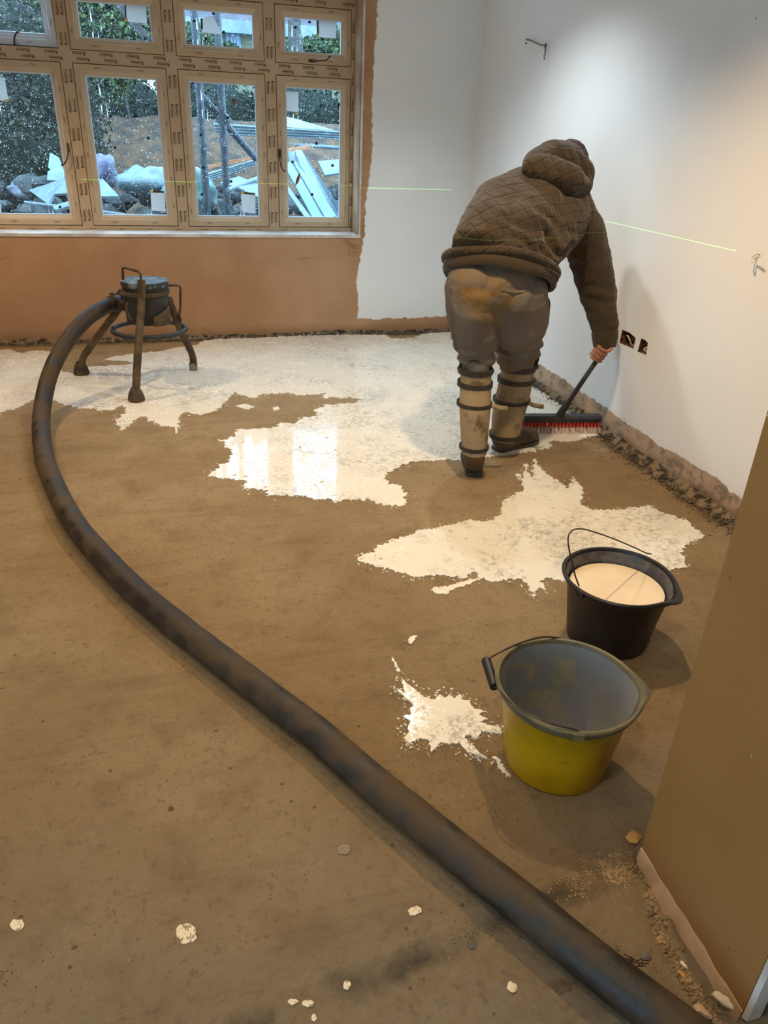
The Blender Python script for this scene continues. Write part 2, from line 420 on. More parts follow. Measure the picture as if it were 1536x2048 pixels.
def build_floor():
    def axis(a, b, fine0, fine1, fs, cs):
        out = []; t = a
        while t < b-1e-6:
            out.append(t); t += fs if fine0 <= t < fine1 else cs
        out.append(b); return out
    xs = axis(XL, WR+.02, -.4, 1.3, .0125, .03); ys = axis(YN, DW+.02, .3, 1.45, .0125, .03)
    mb = MB(); nx = len(xs)
    mb.v = [Vector((x, y, floor_z(x, y))) for y in ys for x in xs]
    mb.f = [(j*nx+i, j*nx+i+1, (j+1)*nx+i+1, (j+1)*nx+i) for j in range(len(ys)-1) for i in range(nx-1)]
    struct(obj('floor', mb, M_FLOOR, origin=(0, 0, 0), ang=180))
build_floor()
struct(obj('ceiling', MB().box((XL, YN, CH), (WR+.02, DW+.02, CH+.08)), M_CEIL, origin=(0, 0, 0), smooth=False))
# unseen garden-door opening added in the left wall, level with the camera, for cool daylight
struct(obj('wall_left', MB().box((XL-.1, YN, 0), (XL, -1.9, CH)).box((XL-.1, .1, 0), (XL, DW+.3, CH)).box((XL-.1, -1.9, 1.95), (XL, .1, CH)), M_FARWALL, origin=(0, 0, 0), smooth=False))
struct(obj('wall_behind', MB().box((XL-.1, YN-.1, 0), (WR+.1, YN, CH)), M_FARWALL, origin=(0, 0, 0), smooth=False))
# back wall, one continuous face with the window opening
OX0, OX1 = winx(-.80), BY(727, 100, DW).x
OZ0, OZ1 = BY(500, 470, DW).z, 2.36
def wall_with_holes(name, outer, holes, to3, inward, thick, mat):
    V, F = cdt(outer, holes); mb = MB()
    front = [to3(v, 0) for v in V]; back = [to3(v, thick) for v in V]; n = len(V)
    mb.add(front+back, [f for f in F]+[tuple(i+n for i in reversed(f)) for f in F])
    for loop in [outer]+list(holes):
        m = len(loop); mb.add([to3(Vector(q), 0) for q in loop]+[to3(Vector(q), thick) for q in loop], [(i, (i+1) % m, (i+1) % m+m, i+m) for i in range(m)])
    return struct(obj(name, mb, mat, origin=(0, 0, 0), smooth=False))
wall_with_holes('wall_back', [(XL, -.02), (WR+.3, -.02), (WR+.3, CH), (XL, CH)], [[(OX0, OZ0), (OX1, OZ0), (OX1, OZ1), (OX0, OZ1)]],
                lambda v, t: Vector((v[0], DW+t, v[1])), None, .27, M_WB)
def hole(pts): return [(P(a, b, 0, WR).y, P(a, b, 0, WR).z) for a, b in pts]
H1 = hole([(1244, 659), (1260, 666), (1271.5, 676), (1267, 698), (1239, 685.5)])
H2 = hole([(1282.5, 676.5), (1290, 680), (1296, 685.6), (1292, 710), (1275, 703)])
H3 = hole([(1214, 648), (1232, 656), (1229, 680), (1211, 671)])
wall_with_holes('wall_right', [(YN, -.02), (DW+.02, -.02), (DW+.02, CH), (YN, CH)], [H1, H2, H3],
                lambda v, t: Vector((WR+t, v[0], v[1])), None, .05, M_WR)
M_HOLE = simple('chopped_brick_recess', srgb(150, 98, 54), srgb(34, 26, 20), 45, .95, 1, 70, dist=.01)
for hh in (H1, H2, H3):
    n_ = len(hh); mb = MB(); cx_ = sum(q[0] for q in hh)/n_; cz_ = sum(q[1] for q in hh)/n_
    mb.add([(WR+.0005, cx_+(a-cx_)*.995, cz_+(b-cz_)*.995) for a, b in hh]+[(WR+.044, cx_+(a-cx_)*.93, cz_+(b-cz_)*.93) for a, b in hh], [(i, (i+1) % n_, (i+1) % n_+n_, i+n_) for i in range(n_)])
    struct(obj('trim_11', mb, M_HOLE, origin=(0, 0, 0), smooth=False))
struct(obj('trim_1', MB().box((WR+.045, 1.9, .3), (WR+.06, 3.9, .8)), M_HOLE, origin=(0, 0, 0), smooth=False))
# wires in the boxes
M_CABLEW = simple('pale_cable', srgb(214, 204, 186), None, 5, .45, .1)
M_CABLEG = simple('grey_cable', srgb(138, 128, 116), srgb(104, 96, 88), 12, .55, .2)
def wallpt(a, b, off): q = P(a, b, 0, WR); return q + Vector((off, 0, 0))
w1 = [wallpt(1243, 672, .035), wallpt(1249, 671, .015), wallpt(1255, 673, .004), wallpt(1258, 680, .004), wallpt(1256, 689, .02), wallpt(1255, 692, .045)]
tag(obj('electric_cable', MB().tube(smooth_path(w1), .0035, 8), M_CABLEW), 'pale cable looped inside the wider chopped socket hole', 'cable')
w2 = [wallpt(1288, 692, .04), wallpt(1286, 696, .015), wallpt(1284, 700, .012), wallpt(1286, 704, .03), wallpt(1289, 706, .045)]
tag(obj('electric_cable', MB().tube(smooth_path(w2), .0035, 8), M_CABLEW), 'small cable end curled inside the narrower right-hand socket hole', 'cable')
# lamp cable coming out of the wall, high up
w3 = [wallpt(1053, 80, .03), wallpt(1054, 79, -.004), wallpt(1066, 82, -.008), wallpt(1079, 88, -.010), wallpt(1090, 91, -.012), wallpt(1096, 91, -.015)]
w3b = [wallpt(1096, 91, -.015), wallpt(1097, 98, -.02), wallpt(1100, 106, -.03), wallpt(1103, 112, -.045), wallpt(1105, 120, -.05)]
cb = empty('wall_light_cable', P(1053, 80, 0, WR)); tag(cb, 'grey cable stub sticking out of the white wall high above the worker', 'cable')
obj('cable', MB().tube(smooth_path(w3+w3b[1:]), .0045, 8), M_CABLEG, cb)
obj('cable_tip', MB().tube(smooth_path([wallpt(1096, 88, -.012), wallpt(1096, 92, -.016), wallpt(1097, 96, -.02)]), .0058, 8), simple('dark_cable_tip', srgb(84, 70, 70), None, 5, .5), cb)
obj('fixing_screw', MB().tube([wallpt(1053.5, 86, .01), wallpt(1053.2, 86.5, -.008)], .005, 10), M_CABLEG, cb)
# second cable, at the right picture edge where the laser line ends
w4 = [wallpt(1522, 512, .03), wallpt(1518, 508, -.01), wallpt(1514, 518, -.03), wallpt(1519, 525, -.035), wallpt(1517, 519, -.02), wallpt(1526, 514, -.03), wallpt(1538, 513, -.04)]
tag(obj('electric_cable', MB().tube(smooth_path(w4), .0032, 8), M_CABLEW), 'curled pale cable end on the right wall where the green laser line ends', 'cable')

# ---- near pier with brown board
PA, PB = FL(1280, 1706), FL(1481, 2034)
XF, XT = PA.x+.012, PB.x+.012
def prism(mb, foot, z0, z1):
    n = len(foot); return mb.add([(a, b, z0) for a, b in foot]+[(a, b, z1) for a, b in foot],
        [tuple(reversed(range(n))), tuple(range(n, 2*n))]+[(i, (i+1) % n, (i+1) % n+n, i+n) for i in range(n)])
pier = MB(); prism(pier, [(PA.x+.014, PA.y), (PB.x+.014, PB.y+.004), (WR+.05, PB.y+.004), (WR+.05, PA.y)], -.03, CH)
struct(obj('wall_near', pier, M_ROUGHGREY, origin=(0, 0, 0), smooth=False))
brd = MB(); prism(brd, [(PA.x, PA.y), (PB.x, PB.y), (PB.x+.013, PB.y), (PA.x+.013, PA.y)], .012, CH)
struct(obj('trim_2', brd, M_BOARD, origin=(0, 0, 0), smooth=False))
# pale plaster bead: runs up the near edge of the board and along its foot
bd = MB(); prism(bd, [(PB.x+.001, PB.y-.001), (PB.x+.006, PB.y-.010), (PB.x+.035, PB.y-.010), (PB.x+.035, PB.y+.003)], 0, CH)
struct(obj('trim_3', bd, M_BEAD, origin=(0, 0, 0), smooth=False))
pts = []; N = 46
pf = MB(); ra = []; 
for i in range(N+1):
    t = i/N; b = PA.lerp(PB, t); w = .007+.009*math.sin(t*PI)+.006*noise.noise(Vector((t*9, 0, 0)))
    out = Vector((-1, 0, 0)); hz = .010+.009*noise.noise(Vector((t*7, 3, 0)))
    ra.append([b+Vector((.01, 0, hz+.01)), b+Vector((-.003, 0, hz+.008)), b+out*w*.6+Vector((0, 0, hz*.5)), b+out*w+Vector((0, 0, -.02)), b+Vector((.01, 0, -.02))])
pf.loft(ra); struct(obj('trim_4', pf, M_PLASTER, origin=(0, 0, 0)))

# ------------------------------------------------------------------ window
def film_material():
    m = NM('tan_protective_film')
    c = m.mix(m.ramp(m.noise(3, 4), .3, .7), srgb(204, 178, 146), srgb(194, 166, 132))
    c = m.mix(m.math('MULTIPLY', m.ramp(m.noise(24, 5, .7), .62, .75), .3), c, srgb(140, 100, 62))
    return m.done(c, .42, m.bump(m.noise(30, 3), .12, .003), .4)
M_FILM = film_material()
M_GAP = simple('dark_gap_shade', srgb(60, 42, 28), None, 5, .7)  # dark colour standing in for shade in narrow gaps
M_INK = simple('dark_brown_ink', srgb(84, 58, 36), None, 5, .7, 0)
M_UPVC = simple('white_window_profile', srgb(214, 222, 232), None, 5, .35)
M_BRONZE = simple('aged_bronze_handle', srgb(98, 78, 60), srgb(60, 46, 36), 60, .4, .2, metal=.6)
def glass_material():
    m = NM('rain_spotted_glass'); t = m.t
    ds = m.vor(150, vec=m.scale((1, 1, .9))); big = m.vor(62, vec=m.scale((1, 1, .8)))
    dens = m.math('MULTIPLY', m.ramp(m.noise(5, 4, .6), .36, .6), m.ramp(m.noise(70, 2), .42, .5))
    a = m.math('MULTIPLY', m.ramp(ds, .15, .24, inv=True), dens)
    b = m.math('MULTIPLY', m.ramp(big, .13, .19, inv=True), m.ramp(m.noise(19, 2), .47, .53))
    run = m.math('MULTIPLY', m.ramp(m.noise(60, 2, vec=m.scale((1, 1, .05))), .66, .70), m.ramp(m.noise(6, 3), .56, .66))
    haze = m.math('MULTIPLY', m.ramp(m.noise(2.2, 4), .4, .75), .008)
    mask = m.math('MAXIMUM', haze, m.math('MULTIPLY', m.math('MAXIMUM', m.math('MAXIMUM', a, b), run), .8, clamp=True))
    tr = m.n('BsdfTransparent'); tr.inputs[0].default_value = (.93, .97, 1, 1)
    gl = m.n('BsdfGlossy'); gl.inputs['Roughness'].default_value = .02
    dr = m.n('BsdfTranslucent'); dr.inputs[0].default_value = (.95, .98, 1, 1)
    mx = m.n('MixShader'); m.link(mask, mx.inputs[0]); m.link(tr.outputs[0], mx.inputs[1]); m.link(dr.outputs[0], mx.inputs[2])
    m2 = m.n('MixShader'); m2.inputs[0].default_value = .05; m.link(mx.outputs[0], m2.inputs[1]); m.link(gl.outputs[0], m2.inputs[2])
    m.link(m2.outputs[0], m.out.inputs['Surface']); return m.m
M_GLASS = glass_material()
def paper_material():
    m = NM('thin_white_label_paper'); d = m.n('BsdfDiffuse'); t = m.n('BsdfTranslucent'); x = m.n('MixShader')
    c = m.mix(m.math('MULTIPLY', m.ramp(m.vor(160, vec=m.scale((1, 1, 2.5))), .2, .3, inv=True), .35), srgb(228, 228, 226), srgb(120, 122, 130))
    m.link(c, d.inputs[0]); m.link(c, t.inputs[0]); x.inputs[0].default_value = .5; m.link(d.outputs[0], x.inputs[1]); m.link(t.outputs[0], x.inputs[2]); m.link(x.outputs[0], m.out.inputs['Surface']); return m.m
M_PAPER = paper_material()
M_YEL = simple('yellow_label_corner', srgb(210, 204, 120), None, 5, .6)
M_TAB = simple('dark_blue_spacer_tab', srgb(22, 30, 58), None, 5, .6)

win = empty('window_1', (winx(0), DWIN, winz(.5))); win['kind'] = 'structure'
zb = winz(.543); zt = winz(1.194); zub = BY(230, 103, DWIN).z; zut = winz(1.4658)
XS = [(-.740, -.355), (-.303, .0784), (.1319, .514), (.5674, .9158)]
XS = [(winx(a), winx(b)) for a, b in XS]
fx0, fx1 = XS[0][0]-.06, OX1+.004
fz0, fz1 = OZ0-.005, zut+.07
YF = DWIN
def pbox(name, x0, x1, z0, z1, mat=M_FILM, y0=YF, y1=YF+.07, par=win): return obj(name, MB().box((x0, y0, z0), (x1, y1, z1)), mat, par, smooth=False)
fr = MB(); fr.box((fx0, YF, fz0), (fx1, YF+.07, zb-.004)); fr.box((fx0, YF, zut+.004), (fx1, YF+.07, fz1))
fr.box((fx0, YF, zb-.004), (XS[0][0]-.004, YF+.07, zut+.004)); fr.box((XS[3][1]+.004, YF, zb-.004), (fx1, YF+.07, zut+.004))
obj('window_frame', fr, M_FILM, win, smooth=False)
pbox('transom', XS[0][0]-.004, XS[3][1]+.004, zt+.004, zub-.004)
for i in range(3):
    a, b = XS[i][1]+.004, XS[i+1][0]-.004
    pbox('mullion', a, b, zb-.004, zt+.004); pbox('mullion', a, b, zub-.004, zut+.004)
obj('gap_shade', MB().box((fx0+.01, YF+.012, fz0+.01), (fx1-.01, YF+.013, fz0+.012)), M_GAP, win)  # dark strip standing in for the shade of a gap
def ring_frame(x0, x1, z0, z1, mat_y, prof):
    """profile: list of (inset, y) swept round the rectangle with mitred corners"""
    rings = []
    for ins, y in prof: rings.append([(x0+ins, y, z0+ins), (x1-ins, y, z0+ins), (x1-ins, y, z1-ins), (x0+ins, y, z1-ins)])
    mb = MB(); mb.loft(rings, True, False)
    return mb
sashes = []
def make_sash(x0, x1, z0, z1, tilt=0.0, white=False):
    o = empty('sash', ((x0+x1)/2, YF, z1))
    o.parent = win; o.location = Vector(((x0+x1)/2, YF, z1))-ORG[win.name]
    if tilt: o.rotation_euler = (tilt, 0, 0)
    bw = .062
    mb = ring_frame(x0, x1, z0, z1, None, [(0, YF+.06), (0, YF-.004), (.003, YF-.008), (.036, YF-.008), (.040, YF-.004), (.043, YF-.003), (.055, YF+.004), (bw, YF+.010), (bw, YF+.06), (0, YF+.06)])
    s = obj('sash_frame', mb, M_UPVC if white else M_FILM, o, ang=20)
    g = ring_frame(x0-.0045, x1+.0045, z0-.0045, z1+.0045, None, [(0, YF+.06), (0, YF+.001), (.0045, YF+.001), (.0045, YF+.06)])
    obj('gap_shade', g, M_GAP, o, smooth=False)  # dark strip fills the gap round the sash in place of its shade
    ed = ring_frame(x0+bw, x1-bw, z0+bw, z1-bw, None, [(-.001, YF+.012), (.007, YF+.012), (.007, YF+.03), (-.001, YF+.03)])
    obj('glazing_bead', ed, M_UPVC, o, smooth=False)
    obj('glass_pane', MB().add([(x0+bw, YF+.02, z0+bw), (x1-bw, YF+.02, z0+bw), (x1-bw, YF+.02, z1-bw), (x0+bw, YF+.02, z1-bw)], [(0, 1, 2, 3)]), M_GLASS, o, smooth=False)
    sashes.append(o); return o
for i, (a, b) in enumerate(XS): make_sash(a, b, zb, zt)
for i, (a, b) in enumerate(XS): make_sash(a, b, zub, zut, tilt=(math.radians(9) if i == 0 else 0), white=(i == 0))
# inner sill bead and side reveal bead
struct(obj('trim_5', MB().box((OX0, DW-.006, OZ0-.016), (OX1+.006, YF-.002, OZ0+.004)), M_BEAD, origin=(0, 0, 0), smooth=False))
struct(obj('trim_6', MB().box((OX1-.004, DW-.004, OZ0), (OX1+.006, DW+.03, OZ1)), M_BEAD, origin=(0, 0, 0), smooth=False))
# plastered side reveal, stained brown
struct(obj('trim_7', MB().box((OX1-.012, DW+.02, OZ0+.004), (OX1+.002, YF-.001, OZ1)), M_PLASTER, origin=(0, 0, 0), smooth=False))
struct(obj('trim_8', MB().box((OX0, DW+.02, fz1-.012), (OX1, YF-.001, fz1+.004)), M_PLASTER, origin=(0, 0, 0), smooth=False))

# printed words on the film
def text_mesh(s, size, bold=0):
    cu = bpy.data.curves.new('t', 'FONT'); cu.body = s; cu.size = size; cu.offset = bold; cu.resolution_u = 2
    o = bpy.data.objects.new('t', cu); COL.objects.link(o)
    dg = bpy.context.evaluated_depsgraph_get(); dg.update(); me = bpy.data.meshes.new_from_object(o.evaluated_get(dg))
    v = [x.co.copy() for x in me.vertices]; f = [tuple(p.vertices) for p in me.polygons]
    bpy.data.objects.remove(o); bpy.data.meshes.remove(me); return v, f
tR = text_mesh('R', 1.0, .02); tE = text_mesh('esidence', .62, .012)
WORD = MB(); WORD.add(tR[0], tR[1]); WORD.add([q+Vector((.62, .16, 0)) for q in tE[0]], tE[1])
wmax = max(v.x for v in WORD.v)
WORD.add([(.55, -.02, 0), (wmax, -.02, 0), (wmax, .045, 0), (.55, .045, 0)], [(0, 1, 2, 3)])
WORD.add([(.55, .70, 0), (wmax, .70, 0), (wmax, .73, 0), (.55, .73, 0)], [(0, 1, 2, 3)])
for v in WORD.v: v.x -= wmax/2; v.y -= .35
SHORT = MB(); SHORT.add([(-1.0, .12, 0), (1.0, .12, 0), (1.0, .2, 0), (-1.0, .2, 0)], [(0, 1, 2, 3)])
tq = text_mesh('R', .42, .01); SHORT.add([q*1+Vector((-1.1, -.28, 0)) for q in tq[0]], tq[1]); SHORT.add([(-.75, -.2, 0), (.85, -.2, 0), (.85, -.08, 0), (-.75, -.08, 0)], [(0, 1, 2, 3)])
PRINT = MB()
def stamp(x, z, rot, size=.034, src=WORD, y=YF-.0012):
    c, s = math.cos(rot), math.sin(rot)
    PRINT.add([(x+(v.x*c-v.y*s)*size, y, z+(v.x*s+v.y*c)*size) for v in src.v], src.f)
mh = (zt+zub)/2
x = fx0+.10
while x < fx1-.05:
    stamp(x, mh+.016, PI+rnd.uniform(-.02, .02), .028); stamp(x+.022, mh-.016, PI, .028); x += .162
x = fx0+.12
while x < fx1-.08:
    stamp(x, zb-.026, PI, .022, SHORT); stamp(x+.08, zut+.028, PI, .028); x += .19
for i in range(3):
    xc = (XS[i][1]+XS[i+1][0])/2; rot = PI/2 if i == 0 else -PI/2
    for z in np.arange(zb+.06, zt-.05, .165):
        stamp(xc-.015, z, rot, .027); stamp(xc+.015, z+.004, rot, .027)
    for z in np.arange(zub+.05, zut, .16): stamp(xc-.013, z, rot, .025); stamp(xc+.014, z, rot, .025)
for z in np.arange(zb+.03, zut, .155): stamp((XS[3][1]+fx1)/2-.004, z, PI/2, .026)
for (a, b) in XS:
    for (z0, z1) in ((zb, zt), (zub, zut)):
        for t in (.25, .72):
            xx = a+(b-a)*t; stamp(xx, z1-.020, PI, .018, SHORT, YF-.0092); stamp(xx, z0+.020, PI, .018, SHORT, YF-.0092)
        zz = z0+.10
        while zz < z1-.06:
            stamp(a+.019, zz, PI/2, .016, SHORT, YF-.0092); stamp(b-.019, zz+.03, -PI/2, .016, SHORT, YF-.0092); zz += .17
obj('film_print', PRINT, M_INK, win, smooth=False)
# handles
def handle(path, base, par):
    hb = obj('handle', MB().tube(smooth_path(path), [.0055]*(len(smooth_path(path))-3)+[.0065, .0075, .006], 10), M_BRONZE, par)
    mb = MB(); a, b = base; mb.box((min(a.x, b.x), YF-.022, min(a.z, b.z)), (max(a.x, b.x), YF-.007, max(a.z, b.z)))
    bo = obj('handle_base', mb, M_BRONZE, par)
    return hb
def hw(px, py, off=.03): q = BY(px, py, YF-off); return q
handle([hw(136, 302, .03), hw(135, 312, .045), hw(131, 324, .05), hw(123, 331, .045)], (hw(133.5, 286, .01), hw(139.5, 304, .01)), sashes[0])
handle([hw(559, 314, .03), hw(561, 326, .045), hw(565, 338, .05), hw(571, 343, .045)], (hw(556.5, 298, .01), hw(562, 316, .01)), sashes[3])
handle([hw(27, 91, .02), hw(26, 80, .035), hw(28, 66, .05), hw(35, 59, .05)], (hw(20, 89, .01), hw(38, 93, .01)), sashes[4])
handle([hw(628, 122, .03), hw(642, 121, .045), hw(652, 120, .05), hw(660, 112, .045)], (hw(617, 119, .01), hw(632, 125, .01)), sashes[7])
# stickers on the glass
def quad_on(name, pts, mat, par, y=YF+.0185, th=.0006):
    mb = MB(); q = [BY(a, b, y) for a, b in pts]; mb.add(q+[p+Vector((0, th, 0)) for p in q], [(0, 1, 2, 3), (7, 6, 5, 4), (0, 4, 5, 1), (1, 5, 6, 2), (2, 6, 7, 3), (3, 7, 4, 0)])
    return obj(name, mb, mat, par, smooth=False)
def paper(idx, pts, yel=None, dark=None):
    quad_on('glass_label', pts, M_PAPER, sashes[idx])
    if yel: quad_on('label_corner', yel, M_YEL, sashes[idx], YF+.0175)
    if dark: quad_on('label_strip', dark, M_INK, sashes[idx], YF+.0175)
paper(5, [(250, 7), (292, 10), (294, 47), (252, 43)], [(249, 37), (256, 37), (256, 44), (249, 43)], [(249, 7), (252, 7), (253, 38), (250, 38)])
paper(6, [(402, 38), (425, 33), (446, 60), (445, 70), (404, 65)], None, [(401.5, 38), (405, 38), (406, 58), (402, 58)]) if False else quad_on('glass_label', [(403, 37), (426, 32), (445, 69), (404, 65)], M_PAPER, sashes[6])
quad_on('label_strip', [(401, 37), (405, 37), (406, 59), (402, 59)], M_INK, sashes[6], YF+.0175)
paper(7, [(636, 41), (673, 43), (672, 77), (637, 74)], [(632, 67), (638, 67), (638, 73), (632, 72)], [(633, 40), (637, 41), (638, 67), (634, 67)])
paper(0, [(-22, 153), (9, 155), (17, 202), (-10, 200)], [(8, 199), (17, 199), (17, 204), (9, 204)])
paper(1, [(301, 384), (329, 385), (331, 423), (303, 421)], [(299, 380), (306, 381), (306, 386), (300, 386)], [(306, 381), (328, 382), (328, 386), (306, 385)])
paper(2, [(482, 388), (511, 389), (511, 427), (484, 424)], [(482, 384), (488, 384), (488, 389), (482, 389)], [(488, 384), (510, 386), (510, 390), (488, 388)])
paper(3, [(568, 183), (597, 184), (597, 224), (568, 222)], [(591, 224), (597, 224), (597, 230), (591, 230)])
tabs = {5: [(173, 27), (219, 14), (226, 40), (287, 53), (290, 77)], 6: [(388, 42), (427, 27), (447, 64), (412, 77)],
        7: [(619, 44), (591, 55), (645, 78), (567, 97), (619, 94)],
        0: [(73, 279), (97, 339), (18, 336), (120, 414), (31, 415)], 1: [(193, 176), (297, 176), (221, 232), (270, 233), (297, 276), (230, 295)],
        2: [(386, 166), (456, 235), (402, 270), (406, 335), (462, 363), (404, 389), (510, 173)],
        3: [(569, 170), (678, 209), (633, 287), (585, 324), (665, 331), (624, 389), (683, 175)]}
for k, L in tabs.items():
    for (a, b) in L:
        r = rnd.uniform(-.4, .4); c, s_ = math.cos(r)*2.6, math.sin(r)*2.6
        quad_on('spacer_tab', [(a-c+s_, b-s_-c), (a+c+s_, b+s_-c), (a+c-s_, b+s_+c), (a-c-s_, b-s_+c)], M_TAB, sashes[k], YF+.018)
M_LEAF = simple('dead_brown_leaf', srgb(150, 84, 44), srgb(116, 62, 34), 60, .7)
def leaf(pts, label):
    y = YF+.026; q = [BY(a, b, y) for a, b in pts]; mb = MB(); n = len(q)
    mb.add(q+[p+Vector((0, .0015, 0)) for p in q], [tuple(range(n)), tuple(range(2*n-1, n-1, -1))]+[(i, i+n, (i+1) % n+n, (i+1) % n) for i in range(n)])
    tag(obj('dead_leaf', mb, M_LEAF), label, 'leaf')
leaf([(465, 195), (469, 198), (473, 206), (472, 212), (467, 208), (463, 200)], 'brown leaf stuck high on the wet pane of the third lower window sash')
leaf([(599, 345), (600, 356), (597, 365), (590, 373), (592, 360), (595, 352)], 'brown leaf stuck on the glass of the lower sash with the right-hand handle')
leaf([(427, 405), (429, 412), (428, 419), (424, 413)], 'tiny brown leaf near the bottom of the third lower window pane')

# ------------------------------------------------------------------ outside
M_SOIL = simple('orange_brown_soil', srgb(116, 84, 58), srgb(66, 56, 48), 5, .95, 1, 30, dist=.05)
M_GRND = simple('wet_grey_paving', srgb(96, 104, 110), srgb(70, 78, 84), 3, .5, .3, 20)
M_WPVC = simple('white_plastic_profile', srgb(132, 146, 152), srgb(112, 126, 134), 4, .4)
M_TIMB = simple('weathered_grey_timber', srgb(84, 80, 76), srgb(60, 58, 56), 10, .85, .3)
M_TUBE = simple('galvanised_scaffold_tube', srgb(76, 82, 88), srgb(56, 62, 70), 14, .5, .2, metal=.2)
M_ORNG = simple('orange_timber_board', srgb(190, 124, 84), srgb(166, 104, 66), 8, .7)
M_HOUSE = simple('cream_render', srgb(128, 128, 104), None, 4, .9)
M_DARKP = simple('dark_debris', srgb(44, 46, 48), srgb(84, 84, 82), 9, .8, .6, 30)
M_PANE = simple('pale_blue_panel', srgb(98, 132, 144), srgb(110, 144, 154), 6, .3)
def roof_material():
    m = NM('slate_roof_courses'); X, Y, Z = m.xyz()
    w = m.math('FRACT', m.math('MULTIPLY', Z, 7.0)); ln = m.ramp(w, .0, .28, inv=True)
    return m.done(m.mix(ln, m.mix(m.ramp(m.noise(5, 4), .3, .7), srgb(82, 78, 86), srgb(98, 92, 98)), srgb(26, 24, 28)), .7, None, .3)
M_ROOF = roof_material()
def leafmat(name, a, b):
    m = NM(name); i = m.n('ObjectInfo')
    c = m.mix(m.ramp(m.noise(9, 3), .35, .65), a, b); return m.done(c, .55, None, .3)
M_LD = leafmat('dark_shrub_leaves', srgb(22, 34, 22), srgb(58, 70, 44)); M_LM = leafmat('mid_green_leaves', srgb(44, 64, 32), srgb(88, 104, 58))
M_LP = leafmat('winter_stem_leaves', srgb(46, 44, 36), srgb(70, 74, 52))
GZ = .34
gm = MB(); gm.box((-9, DW+.28, GZ-.3), (14, 30, GZ)); struct(obj('ground', gm, M_GRND, origin=(0, 0, 0), smooth=False))
def foliage(name, blobs, n, size, mat, label, cat, core=None):
    e = empty(name, Vector(blobs[0][0])); tag(e, label, cat)
    r = np.random.RandomState(len(name)+n); tot = sum(b[1][0]*b[1][2] for b in blobs); V = []; F = []
    for c, ra in blobs:
        k = int(n*ra[0]*ra[2]/tot); d = r.normal(size=(k, 3)); d /= np.linalg.norm(d, axis=1)[:, None]
        p = np.array(c)+d*np.array(ra)*(r.uniform(.72, 1.04, (k, 1)))
        a = r.normal(size=(k, 3)); a /= np.linalg.norm(a, axis=1)[:, None]; b = np.cross(a, r.normal(size=(k, 3))); b /= np.linalg.norm(b, axis=1)[:, None]
        s = size*r.uniform(.6, 1.3, (k, 1)); a = a*s; b = b*s*.5
        q = np.stack([p-a, p+b, p+a, p-b], 1).reshape(-1, 3); o = len(V); V += [Vector(x) for x in q]
        F += [(o+4*i, o+4*i+1, o+4*i+2, o+4*i+3) for i in range(k)]
    mb = MB(); mb.v = V; mb.f = F; obj('foliage', mb, mat, e, smooth=False)
    for c, ra in blobs:
        for j in range(3):
            sm = MB()
            p0 = Vector(c)+Vector((r.uniform(-.4, .4)*ra[0], r.uniform(-.3, .3)*ra[1], 0)); p0.z = GZ
            p1 = Vector(c)+Vector((r.uniform(-.7, .7)*ra[0], r.uniform(-.6, .6)*ra[1], ra[2]*.7)); sm.tube([p0, (p0+p1)/2+Vector((.1, 0, .1)), p1], [.05, .035, .012], 6); obj('stem', sm, M_TIMB, e)
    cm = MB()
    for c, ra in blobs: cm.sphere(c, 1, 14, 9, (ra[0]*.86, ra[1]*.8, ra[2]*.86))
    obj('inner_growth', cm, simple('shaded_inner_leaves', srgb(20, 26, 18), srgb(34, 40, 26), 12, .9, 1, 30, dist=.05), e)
    return e
def XZ(px, py, Y): p = BY(px, py, Y); return (p.x, Y, p.z)
foliage('hedge', [((a, 12.9+.2*math.sin(a*3), 1.15), (1.1, .8, 1.02+.1*math.sin(a*5))) for a in (-2.0, -.6, .8, 2.2, 3.6, 5)], 30000, .035, M_LD, 'dark mixed hedge behind the soil bank, seen through the lower panes', 'hedge')
foliage('shrub', [(XZ(60, 230, 9.0), (.75, .6, 1.1)), (XZ(-10, 300, 8.8), (.7, .6, .9)), (XZ(60, 330, 8.6), (.5, .4, .5))], 14000, .03, M_LP, 'tangled dark shrub behind the leftmost lower pane', 'shrub')
foliage('tree', [(XZ(60, 20, 11), (1.3, .9, 1.2)), (XZ(190, 15, 11.2), (.85, .9, .85))], 22000, .036, M_LM, 'green leafy tree filling the two top left panes', 'tree')
foliage('garden_bush', [(XZ(385, 92, 14), (.45, .5, .30)), (XZ(430, 104, 14.2), (.4, .5, .20))], 3500, .04, M_LM, 'pale green bush below the cream house in the third top pane', 'bush')
foliage('garden_bush', [(XZ(590, 104, 14), (.5, .5, .20)), (XZ(640, 104, 14), (.5, .5, .22)), (XZ(690, 98, 14), (.4, .5, .32))], 4500, .04, M_LM, 'pale green bush below the house windows in the top right pane', 'bush')
# bare thin tree before the house in the right top pane
bt = MB(); t0 = BY(592, 105, 13.2); t1 = BY(588, 45, 13.2); bt.tube([t0-Vector((0, 0, 2)), t0, t1], [.14, .12, .09], 8)
for a, b in [((588, 55), (575, 40)), ((588, 55), (602, 42)), ((588, 50), (586, 10)), ((588, 40), (600, 15)), ((586, 30), (572, 12))]:
    bt.tube([BY(*a, 13.2), BY((a[0]+b[0])/2+1, (a[1]+b[1])/2, 13.2), BY(*b, 13.2)], [.07, .05, .02], 6)
tag(obj('bare_tree', bt, M_TIMB), 'bare pollarded tree trunk in front of the house in the top right pane', 'tree')
